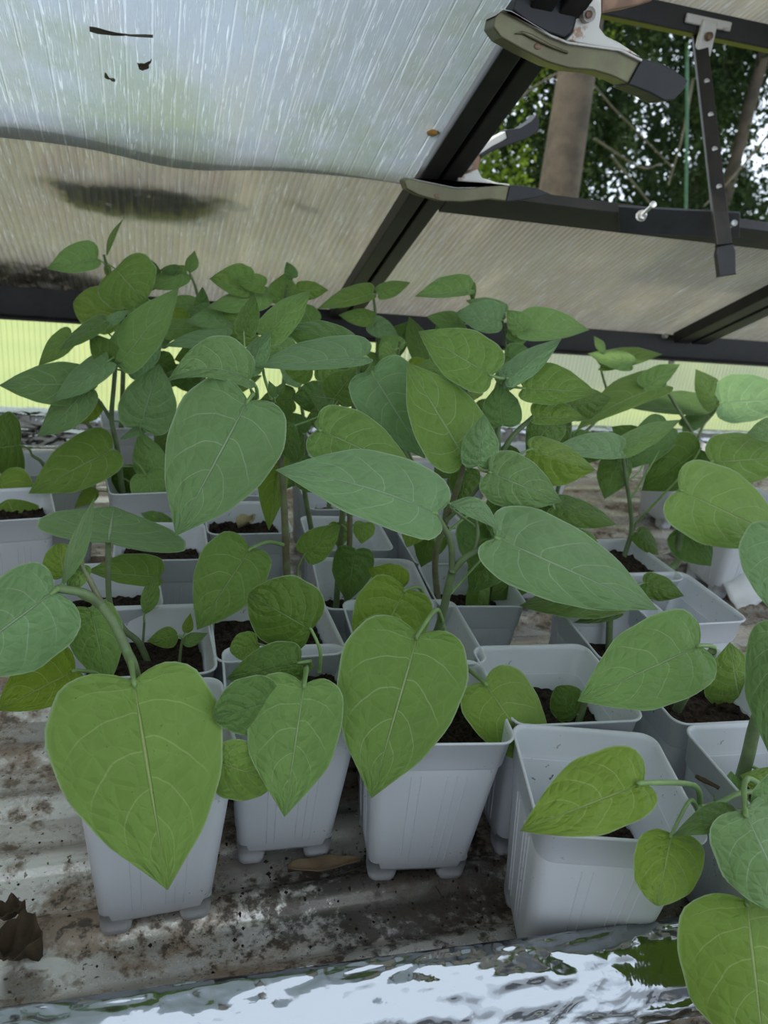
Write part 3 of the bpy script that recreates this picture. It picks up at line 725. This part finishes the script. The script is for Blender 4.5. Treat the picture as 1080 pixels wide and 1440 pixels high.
# --- left mid plant
C=Plant((176,706),'tall seedling at the left with a pointed upright leaf and twisted side leaves')
C.stem([(171,680),(168,650),(163,620),(157,590),(160,545),(163,510),(166,480)],.0033,.002)
C.stem([(157,592),(140,565),(118,545)],.002,.0016,root=False)
C.leaf((158,632),(40,694),40,32,1,y=-.02,att=(172,655))
C.leaf((120,540),(-2,542),30,28,0,y=-.015,dY=-.03)
C.leaf((122,545),(52,614),24,26,0,y=-.03,dY=-.01,bow=-4)
C.leaf((152,508),(74,565),20,18,0,y=-.04,dY=-.01)
C.leaf((197,600),(224,511),42,36,0,y=-.03,dY=.01,att=(212,632))
C.leaf((170,509),(252,404),28,32,1,y=-.035,dY=.0,cup=.05)
C.leaf((178,520),(230,458),26,38,0,y=.0,dY=.02)
C.leaf((156,512),(126,470),22,16,3,y=-.03,dY=.01)
C.leaf((148,452),(83,493),14,10,3,y=-.02)
C.leaf((150,455),(182,436),8,8,0,y=-.02)
C.leaf((101,470),(54,514),17,15,1,y=.02)
C.leaf((132,560),(106,598),18,20,2,y=.02)
C.leaf((206,600),(168,618),7,7,0,y=-.02)
C.leaf((207,690),(150,660),26,24,3,y=.015,att=(168,670))
C.leaf((222,670),(196,605),20,26,1,y=.0,att=(230,690))
C.leaf((205,668),(235,756),26,32,1,y=-.03,dY=-.02,att=(190,650))
C.leaf((138,690),(104,715),13,9,2,y=-.02,shape='ovate',att=(174,704))
C.leaf((232,640),(252,575),14,20,3,y=.03)
# --- back left
K=Plant((168,640),'tallest seedling at the back left, its top leaves reaching up to the roof',Y=1.02)
K.stem([(172,560),(174,470),(170,430),(163,400),(154,386),(146,358)],.0034,.0016)
K.leaf((137,364),(66,378),28,14,1,y=-.02,att=(156,386),dY=-.01)
K.leaf((150,360),(175,307),5,4,1,shape='lance',bow=-5,pet=False)
K.leaf((150,368),(153,395),5,5,2,shape='lance',pet=False)
K.leaf((162,378),(204,424),42,44,1,y=-.03,shape='round',dY=-.02)
K.leaf((170,445),(103,425),34,30,2,y=-.02,shape='round')
K.leaf((262,384),(204,404),14,16,1,y=.0,att=(180,420))
K.leaf((222,388),(207,362),7,6,3,att=(190,420)); K.leaf((252,380),(224,380),8,7,3,att=(190,420))
K2=Plant((283,600),'slim back seedling with a single upright leaflet on top',Y=1.0)
K2.stem([(288,520),(285,450),(275,405),(267,384)],.0028,.0014)
K2.leaf((266,384),(274,352),10,9,1,shape='lance')
K2.leaf((243,434),(238,482),24,24,2,y=-.02)
K2.leaf((278,434),(234,420),14,14,1,y=0)
K2.leaf((282,440),(285,403),11,10,3,y=-.03)
K2.leaf((300,445),(262,438),16,10,0,y=-.04)
K2.leaf((322,474),(230,487),16,9,0,y=-.10)
K2.leaf((325,450),(260,452),18,12,0,y=-.07)
# --- the plant with the big veined leaf
D=Plant((404,885),'tall seedling left of centre with a very large quilted leaf hanging from its top')
D.stem([(403,797),(400,720),(395,650),(390,610),(384,575),(382,562)],.0034,.0016,mt='redstem')
D.stem([(390,612),(372,580),(356,560)],.002,.0018,root=False)
D.leaf((349,563),(247,754),78,72,0,y=-.03,dY=-.035,cup=.12)
D.leaf((352,535),(234,537),46,14,0,y=-.01,dY=-.01,bow=18,att=(362,560))
D.leaf((345,520),(380,465),20,16,0,y=.01,att=(362,560))
D2=Plant((480,760),'seedling in the middle topped by a flat bluish leaf and a dark curled one',Y=.60)
D2.stem([(484,690),(492,610),(500,560),(510,520)],.0028,.0018)
D2.leaf((514,502),(354,516),32,12,0,y=-.03,dY=.0)
D2.leaf((496,492),(398,462),22,34,3,y=.0,bow=6,dY=.01,att=(505,525))
D.leaf((374,472),(437,408),22,22,1,y=.03)
D.leaf((343,470),(358,413),16,15,3,y=.0)
D.leaf((396,600),(416,652),17,18,3,y=.0)
D.leaf((393,640),(378,746),24,16,2,y=.02,dY=-.01)
D.leaf((402,640),(425,610),20,20,3,y=.02)
D.leaf((476,562),(436,556),26,26,0,y=.06)
D.leaf((352,772),(277,886),52,42,1,y=-.03,dY=-.02,att=(398,766))
D.leaf((428,780),(479,738),22,22,1,y=-.01,att=(418,815))
# --- round leaves in the second pot column
Q=Plant((420,960),'low seedling in the second front pot with round and heart-shaped dark leaves',Y=.42)
Q.stem([(428,950),(436,930)],.0022,.0014)
Q.leaf((438,886),(350,835),54,46,3,shape='round',y=.0,dY=.02,att=(449,945))
Q.leaf((421,932),(318,955),34,30,3,y=-.01,dY=.0)
Q.leaf((428,962),(400,1149),70,58,1,y=-.05,dY=-.03,att=(430,945),cup=.1)
Q.leaf((363,905),(323,915),20,20,2,shape='round',y=.03)
Q.leaf((392,985),(300,1010),42,36,3,y=-.05,shape='round',dY=-.01)
Q.leaf((302,1070),(388,1100),42,38,2,y=-.06,shape='round',dY=0,pet=False)
Q.leaf((438,940),(430,928),5,5,1,pet=False); Q.leaf((430,940),(418,932),4,4,1,pet=False)
# --- middle open pot plant
G=Plant((488,860),'seedling in the open middle pot with a drooping yellowish leaf low on its stem')
G.stem([(490,800),(492,735),(490,680),(480,620),(470,590)],.0027,.002,mt='redstem')
G.leaf((500,773),(488,847),28,28,3,y=-.01,dY=0)
G.leaf((448,604),(584,664),42,44,1,y=-.05,dY=-.02)
G.leaf((512,735),(508,765),14,16,2,y=0); G.leaf((475,735),(478,772),14,16,2,y=0.02)
G.leaf((470,560),(500,520),26,26,1,y=.03); 
# --- the plant with the long pale leaf
D.leaf((386,560),(378,535),7,6,3,shape='lance',y=-.02); D.leaf((390,556),(402,536),5,6,3,shape='lance',y=-.02)
E_=Plant((612,905),'centre seedling with a long pale leaf and a broad leaf hanging over the front pot')
E_.stem([(618,880),(628,838),(636,803)],.0034,.0030,y0=-.04,y1=-.05)
E_.stem([(636,803),(652,786),(672,774),(698,757)],.0029,.0022,y0=-.05,y1=-.06,root=False)
E_.stem([(636,803),(634,765),(622,738),(611,720)],.0025,.0019,y0=-.05,y1=-.06,root=False)
E_.stem([(667,778),(672,755),(670,735),(662,712)],.0017,.001,y0=-.055,y1=-.05,root=False)
E_.leaf((613,722),(387,661),54,44,0,y=-.062,dY=-.02,bow=10)
E_.leaf((697,756),(926,858),50,58,0,y=-.062,dY=-.03)
E_.leaf((632,708),(703,748),10,18,0,y=-.05,bow=-8,shape='lance',att=(668,740))
E_.leaf((588,892),(522,1123),90,80,1,y=-.128,dY=-.04,att=(624,885),cup=.1)
E_.leaf((570,830),(508,945),52,50,2,y=-.05,dY=-.01,att=(600,850))
E_.leaf((565,828),(517,800),26,16,2,y=-.03,att=(600,850))
E_.leaf((642,905),(648,957),16,18,2,y=-.02)
E_.leaf((681,960),(768,1083),48,50,2,y=-.13,dY=-.02,att=(648,958))
E_.leaf((700,770),(660,835),26,30,3,y=.02,dY=0); E_.leaf((672,740),(686,712),6,5,1,y=-.05,shape='lance')
# --- the one behind with the tall diagonal stem
Fp=Plant((595,868),'reddish-stemmed seedling in the centre carrying a large upright oval leaf')
Fp.stem([(612,790),(628,730),(645,680),(655,640)],.0030,.0022,mt='redstem',y0=-.01,y1=-.03)
Fp.stem([(628,732),(660,700),(690,664)],.0018,.0015,root=False,y0=-.02,y1=-.04)
Fp.leaf((654,644),(572,509),52,44,1,y=-.03,dY=.03,cup=.1)
Fp.leaf((672,655),(681,582),26,25,0,y=-.045,dY=.0)
Fp.leaf((688,664),(790,706),36,38,0,y=-.05,dY=-.01)
Fp.leaf((745,632),(838,661),42,22,2,y=.0,dY=0,att=(680,680))
Fp.leaf((523,524),(598,645),44,52,0,y=.02,dY=-.01,att=(600,700))
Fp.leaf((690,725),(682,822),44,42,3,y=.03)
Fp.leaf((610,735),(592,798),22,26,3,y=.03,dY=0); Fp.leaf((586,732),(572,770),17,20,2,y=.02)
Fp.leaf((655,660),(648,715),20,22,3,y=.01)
# --- behind: bluish leaves right of centre
I=Plant((715,850),'bushy seedling right of centre with several blue-green leaves at canopy height')
I.stem([(706,760),(702,680),(700,600),(706,555),(712,530)],.0030,.0022)
I.stem([(704,640),(722,612),(750,586)],.0026,.0020,root=False)
I.leaf((690,528),(588,466),42,34,1,y=-.02,dY=.02)
I.leaf((712,532),(790,476),18,17,0,y=-.01,dY=.02)
I.leaf((706,540),(745,500),16,18,0,y=.02)
I.leaf((736,546),(839,552),20,36,1,y=-.01,dY=-.01)
I.leaf((706,598),(702,538),28,26,3,y=-.01,dY=.01)
I.leaf((750,587),(822,588),10,26,1,y=-.01,dY=0)
I.leaf((780,590),(740,640),26,24,3,y=.03); I.leaf((700,640),(740,668),22,22,3,y=.02)
I.leaf((740,800),(690,845),24,24,3,y=.0,att=(706,780)); I.leaf((676,822),(664,906),17,14,1,y=-.03,dY=0,att=(700,800))
I.leaf((735,720),(790,770),36,32,3,y=.02); I.leaf((720,700),(700,770),32,30,3,y=.01)
# --- right
T=Plant((850,892),'short seedling at the right hidden under the large pointed leaf')
T.stem([(858,862),(862,835)],.0032,.0028)
T.leaf((880,835),(730,852),30,28,3,y=-.01,dY=-.01)
T.leaf((872,860),(806,876),10,9,3,y=.0)
T.leaf((778,712),(868,738),20,20,3,y=.06,att=(862,800)); T.leaf((905,820),(962,838),18,18,3,y=.03,att=(866,850))
T.leaf((800,760),(850,800),26,26,3,y=.03,att=(862,835))
H=Plant((878,806),'thin forked seedling at the right with a pale folded leaf on top')
H.stem([(882,770),(888,745),(886,710),(880,670),(876,640)],.0028,.0018)
H.stem([(889,748),(896,735),(910,722)],.0019,.0014,root=False); H.stem([(884,690),(882,660),(880,635)],.0012,.0008,root=False)
H.leaf((874,636),(774,632),26,10,0,y=-.02,dY=-.01)
H.leaf((872,634),(958,590),14,18,1,y=-.015,dY=.01)
H.leaf((868,645),(850,702),22,24,3,y=.01); H.leaf((985,632),(902,690),36,34,3,y=.03,dY=0,att=(890,740))
H.leaf((895,748),(926,781),13,14,3,y=.0,att=(888,760)); H.leaf((940,600),(880,660),30,24,3,y=.05,att=(888,700))
H.leaf((900,630),(860,600),22,16,3,y=.06)
J=Plant((944,822),'seedling at the right with a broad bright leaf facing the camera')
J.stem([(949,795),(955,762),(962,730),(966,705)],.0040,.0032,y0=-.0,y1=-.01)
J.leaf((955,689),(1112,762),52,54,2,y=-.03,dY=-.0,att=(964,712),cup=.1)
J.leaf((960,742),(1000,796),32,28,3,y=.0)
J.leaf((1106,745),(1086,862),58,40,0,y=-.08,dY=-.02,pet=False)
J.leaf((1000,650),(1120,642),34,38,1,y=.02,dY=0)
J.leaf((1100,602),(1050,610),18,16,0,y=.02,pet=False)
U=Plant((975,690),'seedling at the far right with an upright dark leaf and a drooping long leaf')
U.stem([(978,650),(976,615),(955,578),(935,545)],.0028,.0020); U.stem([(978,628),(990,596),(1017,562)],.0022,.0018,root=False)
U.leaf((936,543),(810,606),30,14,1,y=-.02,dY=-.01,bow=8); U.leaf((905,545),(957,512),12,18,1,y=-.02)
U.leaf((990,576),(876,572),24,8,3,y=.03,dY=0); U.leaf((1008,572),(978,519),22,18,3,y=-.01)
U.leaf((1013,567),(1122,560),28,38,0,y=-.01,dY=-.01); U.leaf((960,600),(1010,575),12,12,3,y=.04)
U2=Plant((800,650),'low-topped back seedling under the eave at the right',Y=1.0)
U2.stem([(848,580),(845,515)],.0026,.0016)
U2.leaf((846,515),(932,498),8,20,1,y=0); U2.leaf((888,512),(826,497),14,12,1,y=-.02); U2.leaf((850,496),(835,472),7,6,1,shape='lance')
# --- nearest right: spotted bright leaf and corner plant
Vp=Plant((948,1002),'thick-stemmed seedling at the right whose broad leaf spreads left over the pots')
Vp.stem([(965,975),(985,945),(1002,915)],.0038,.003,y0=-.01,y1=-.03)
Vp.leaf((984,908),(812,986),64,58,1,y=-.045,dY=-.03,att=(1003,925),cup=.12)
Vp.leaf((1040,985),(1026,903),32,44,1,y=-.0,att=(1046,1050),dY=0)
R=Plant((822,1008),'stubby seedling with one round leaf in the pot behind the open one')
R.stem([(823,985),(820,975)],.0026,.0024)
R.leaf((812,1005),(782,966),24,26,3,y=.0,dY=.01,shape='round')
P=Plant((1042,1105),'corner seedling at the lower right with many leaves spilling over the pot edges')
P.stem([(1050,1070),(1062,1020),(1085,955)],.0045,.0040)
P.stem([(1080,1113),(1042,1115),(1007,1131),(985,1135)],.0016,.0014,y0=-.04,y1=-.06,root=False,mt='petiole')
P.leaf((905,1101),(731,1169),64,46,2,y=-.075,dY=-.015,att=(985,1136),cup=.12)
P.leaf((945,1172),(924,1274),44,50,2,y=-.08,dY=-.015,shape='round',att=(985,1150))
P.leaf((1036,1142),(944,1176),24,16,3,y=-.085,dY=-.01,shape='ovate',att=(1060,1130))
P.leaf((1048,1142),(1125,1302),64,56,0,y=-.095,dY=-.02,att=(1090,1120))
P.leaf((1120,1110),(1050,1165),40,30,0,y=-.085,dY=0,att=(1110,1080))
P.leaf((1050,1266),(1078,1510),100,92,2,y=-.10,dY=-.03,att=(1052,1230))
P.leaf((1100,885),(1082,1062),46,40,0,y=-.03,dY=-.01)
P.leaf((1030,1145),(1028,1084),24,26,1,y=-.02); P.leaf((1115,1110),(1040,1090),24,26,2,y=-.03)
# --- back centre: lit leaves under the beam
for (lab,root,Y,stems,leaves) in (
 ('back seedling with a curled leaf against the roof, left of the rafter',(330,600),.95,[[(335,500),(345,430),(350,410)]],
   [((350,408),(294,392),32,12,1),((376,416),(290,432),16,18,1),((372,402),(330,392),14,12,1),((320,520),(300,480),20,20,2),((345,440),(310,470),18,18,1)]),
 ('back seedling with a small dark tip leaf just left of the rafter',(400,600),.98,[[(402,500),(400,440),(404,400)]],
   [((396,426),(402,383),22,22,1),((412,391),(403,368),9,9,3),((418,408),(462,408),14,13,1),((440,455),(420,425),16,16,1),((400,450),(445,470),20,20,1)]),
 ('back seedling with an arching leaf crossing in front of the rafter foot',(520,600),.97,[[(526,520),(528,450),(525,415)]],
   [((524,413),(446,434),18,9,1),((532,412),(577,397),12,11,1),((524,448),(476,443),12,12,1),((520,456),(562,476),12,16,0),((540,500),(580,450),18,18,3),((530,520),(480,500),20,20,1)]),
 ('back seedling with a high arched leaf right of the rafter',(655,600),.93,[[(668,520),(668,450),(662,412)]],
   [((662,408),(583,417),24,7,1),((664,398),(666,424),7,5,3),((650,455),(600,445),14,14,1),((596,505),(575,445),17,16,3),((640,480),(620,440),22,22,1)]),
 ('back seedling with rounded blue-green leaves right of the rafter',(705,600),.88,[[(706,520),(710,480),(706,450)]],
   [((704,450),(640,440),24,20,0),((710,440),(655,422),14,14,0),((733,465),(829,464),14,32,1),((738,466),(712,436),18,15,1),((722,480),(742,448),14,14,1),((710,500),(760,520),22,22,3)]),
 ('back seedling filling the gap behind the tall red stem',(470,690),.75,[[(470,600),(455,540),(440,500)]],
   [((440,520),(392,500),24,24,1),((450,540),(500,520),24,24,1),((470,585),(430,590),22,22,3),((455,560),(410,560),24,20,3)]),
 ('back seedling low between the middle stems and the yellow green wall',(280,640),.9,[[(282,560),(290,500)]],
   [((280,520),(250,500),16,16,1),((286,560),(262,540),14,14,3),((292,540),(330,560),16,14,3)]),
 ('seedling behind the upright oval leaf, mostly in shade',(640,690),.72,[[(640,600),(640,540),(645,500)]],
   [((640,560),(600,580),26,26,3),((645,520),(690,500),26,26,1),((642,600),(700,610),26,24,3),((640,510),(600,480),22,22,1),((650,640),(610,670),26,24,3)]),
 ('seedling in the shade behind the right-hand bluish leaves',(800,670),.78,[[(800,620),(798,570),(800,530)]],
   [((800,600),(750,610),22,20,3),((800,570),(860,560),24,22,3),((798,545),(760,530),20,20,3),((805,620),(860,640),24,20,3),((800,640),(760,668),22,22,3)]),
 ('small seedling behind the leaf-covered left pots',(120,640),1.0,[[(120,590),(115,540)]],
   [((118,560),(92,585),15,15,1),((116,545),(140,520),14,14,1)]),
 ('seedling in the second back row right of the big veined leaf',(430,760),.66,[[(428,690),(425,640),(428,600)]],
   [((426,640),(395,690),22,22,3),((428,660),(460,690),24,22,3),((426,610),(400,580),18,18,3)]),
):
    q=Plant(root,lab,Y=Y)
    for s_ in stems: q.stem(s_,.0028,.0016)
    for b,t,a1,b1,tn in leaves: q.leaf(b,t,a1,b1,tn,y=random.uniform(-.03,.0))

# more foliage of the back rows, on seedlings of their own
lab=['one more back seedling among the crowded leaves above the big veined leaf','one more back seedling behind the dark curled leaf','one more back seedling between the red stem and the rafter foot','one more back seedling behind the bluish round leaves','one more back seedling in the far left crowd under the eave']
for q,(cx,cy,Y) in enumerate(((300,470,.92),(425,470,.86),(560,480,.86),(660,510,.80),(215,440,.95))):
    z=Plant((cx,650),lab[q],Y=Y); z.stem([(cx+3,600),(cx-4,540),(cx+2,cy)],.0026,.0014)
    for k in range(7):
        a=k*2.4+q; bx,by=cx+random.uniform(-4,4),cy+8+k*14; L=random.uniform(44,66)
        z.leaf((bx+math.cos(a)*14,by+math.sin(a)*5),(bx+math.cos(a)*(14+L),by+math.sin(a)*L*.45-4),random.uniform(14,22),random.uniform(12,20),(1,1,2,0,3,1,3)[k],y=random.uniform(-.02,.02))
# ------------------------------------------------------------ small litter on the bench
def curled(name,b,t,w,z,mt,label,cat,h=.006,seed=0):
    b=onZ(*b,z);t=onZ(*t,z);d=t-b;L=np.hypot(d[0],d[1]);f=d/L;s=np.array([-f[1],f[0],0]);V=[];NU,NV=14,7
    for i in range(NU):
        u=i/(NU-1); ww=w*(math.sin(PI*u**.8)**.7)*(1+.3*noise.noise((u*6,seed,1)))+.0004
        for j in range(NV):
            v=-1+2*j/(NV-1); V.append(b+f*L*u+s*v*ww+np.array([0,0,h*(abs(v)**2)*.7+h*.5*noise.noise((u*4,v*2,seed))+.001+h*.2]))
    o=mesh(name,V,gridfaces(NU,NV),mt); k=o.modifiers.new('t','SOLIDIFY'); k.thickness=.0006
    return tag(o,label,cat)
curled('dead_leaf',(404,1228),(506,1216),.0055,.002,M['dryleaf'],'curled brown dead leaf on the bench in front of the second pot','leaf',.006,3)
curled('dead_leaf',(-5,1300),(36,1285),.006,.002,M['litter'],'dark shrivelled leaf piece at the lower left edge of the bench','leaf',.012,5)
curled('dead_leaf',(0,1345),(60,1350),.014,.002,M['litter'],'dark crumpled clump of dead leaf at the lower left edge of the bench','leaf',.02,7)
curled('dead_leaf',(335,745),(356,735),.008,PH-.018,simple('pale_dead_leaf',(.5,.44,.24),.8),'pale yellow dead leaf lying on the soil beside the tall stem','leaf',.01,8)
curled('dead_leaf',(920,1160),(952,1140),.008,PH-.045,M['dryleaf'],'grey dried leaf standing in the open front pot','leaf',.016,9)
curled('twig',(977,1095),(1010,1112),.0008,PH+.002,M['litter'],'small dark twig lying on the rim of the open front pot','twig',.002,2)
def rootlet(P,label,z=.002):
    Q=[onZ(x,y,z) for x,y in P]; V,Fc=tube(Q,.0004,.0003,5,16); tag(mesh('dry_root',V,Fc,M['twig']),label,'root')
rootlet([(612,1245),(622,1262),(640,1285)],'thin dry root on the soil in front of the third pot')
rootlet([(470,1232),(500,1222),(510,1218)],'thin dry root on the soil beside the curled dead leaf')
# loose soil crumbs on the bench
V=[];Fc=[]
for k in range(1500):
    if random.random()<.75: px,py=random.gauss(600,190),random.gauss(1235,45)
    else: px,py=random.uniform(0,1000),random.uniform(1080,1380)
    if py>1400 or py<1000: continue
    c=onZ(px,py,.0); r=random.choice((.0004,.0006,.0008,.0015,.0024)); c[2]=prof(c[1])+r*.4; b=len(V)
    for d in((1,0,0),(0,1,0),(-1,0,0),(0,-1,0),(0,0,1),(0,0,-1)): V.append(c+np.array(d)*r*random.uniform(.5,1.3))
    Fc+=[(b,b+1,b+4),(b+1,b+2,b+4),(b+2,b+3,b+4),(b+3,b,b+4),(b+1,b,b+5),(b+2,b+1,b+5),(b+3,b+2,b+5),(b,b+3,b+5)]
tag(mesh('soil_crumbs',V,Fc,M['soil'],smooth=False),'scattered black soil crumbs on the dirty bench top','soil',kind='stuff')
# crumpled white film at right
c=onZ(1040,790,.03); V=[]
for i in range(24):
    for j in range(24):
        x=(i/23-.5)*.13; y=(j/23-.5)*.17; z=.045+.034*noise.noise((x*26,y*26,3))+.010*noise.noise((x*70,y*70,5)); rr=math.hypot(x/.065,y/.085)
        V.append((c[0]+x*(1+.2*noise.noise((y*40,1,1))),c[1]+y,max(.002,z-.022*rr*rr)))
o=mesh('crumpled_film',V,gridfaces(24,24),M['paper']); k=o.modifiers.new('t','SOLIDIFY'); k.thickness=.0008
tag(o,'crumpled white plastic film on the bench at the right','plastic film')

# ------------------------------------------------------------ the wood beyond
def far(px,py,Y): return at(px,py,Y)
def tree(label,x,y,r,h,n,mt,cx,cy,cz,rx,ry,rz_,lean=0,leafsz=.05,twigs=(),cat='tree'):
    e=empty('tree',(x,y,-.75),label,cat,'trees beyond the vent')
    V,Fc=tube([(x,y,-.75),(x+lean*.4,y,h*.4),(x+lean,y,h)],r*1.15,r*.7,14,24); mesh('trunk',V,Fc,M['bark'],e)
    C_=np.array([cx,cy,cz]); R_=np.array([rx,ry,rz_])
    nc=60; cen=C_+rng.uniform(-1,1,(nc,3))*R_
    idx=rng.integers(0,nc,n); P_=cen[idx]+rng.normal(0,1,(n,3))*R_*np.array([.13,.13,.10])
    a=rng.normal(0,1,(n,3)); a/=np.linalg.norm(a,axis=1)[:,None]; b=np.cross(a,rng.normal(0,1,(n,3))); b/=np.linalg.norm(b,axis=1)[:,None]
    s=rng.uniform(.5,1.2,(n,1))*leafsz
    Vv=np.stack([P_-a*s,P_+b*s*.45,P_+a*s,P_-b*s*.45],1).reshape(-1,3)
    Fv=[(4*i,4*i+1,4*i+2,4*i+3) for i in range(n)]
    o=mesh('foliage',Vv,Fv,mt,e,smooth=False); o['kind']='stuff'
    for tw in twigs:
        V,Fc=tube([far(*q) for q in tw],.009,.005,6,20); mesh('branch',V,Fc,M['twig'],e)
    return e
ta=far(812,95,4.6); tb=far(785,275,4.6)
e=empty('tree',(tb[0],4.6,-.75),'tree with a bare brown trunk seen through the vent','tree','trees beyond the vent')
V,Fc=tube([tb-(ta-tb)*1.6,tb,ta,ta+(ta-tb)*2],.135,.095,18,40); mesh('trunk',V,Fc,M['bark'],e)
tree('dense dark conifer behind the vent opening at right',4.6,6.0,.05,4,26000,M['fol_dark'],4.7,6.0,1.3,1.05,.55,1.9,.1,.035,
     [[(700,160,5.2),(800,100,5.2),(870,160,5.2),(945,235,5.2)],[(835,195,5.2),(900,235,5.2),(930,230,5.2)],[(860,220,5.),(905,275,5.),(925,300,5.)],[(975,110,5.),(960,190,5.),(940,260,5.)],[(1080,190,5.),(1030,250,5.),(990,290,5.)]])
tree('light green broadleaf tree left of the bare trunk',2.0,6.2,.05,3,16000,M['fol_light'],2.05,6.2,1.1,.75,.55,1.6,.1,.032)
tree('dark leafed tree just behind the bare trunk',3.2,6.2,.06,4,16000,M['fol_dark'],3.15,6.2,1.2,.33,.5,1.8,0,.035)
tree('bright leafed tree far behind the bare trunk',3.4,8.8,.1,5,15000,M['fol_light'],3.3,8.8,1.5,1.3,.6,2.2,0,.05)
tree('tall dark conifer far behind at the right',6.4,8.8,.09,5,26000,M['fol_dark'],6.3,8.8,1.6,1.5,.7,2.2,0,.05)
tree('broad dark tree closing the view far behind',6.2,12.5,.1,6,20000,M['fol_dark'],6.2,12.5,1.8,4.0,.9,3.0,0,.09)
V,Fc=tube([far(966,60,4.2),far(966,180,4.2),far(964,330,4.2),far(963,480,4.2)],.009,.009,8,12); tag(mesh('garden_pole',V,Fc,M['greenpole']),'thin upright green pole outside the vent','pole')
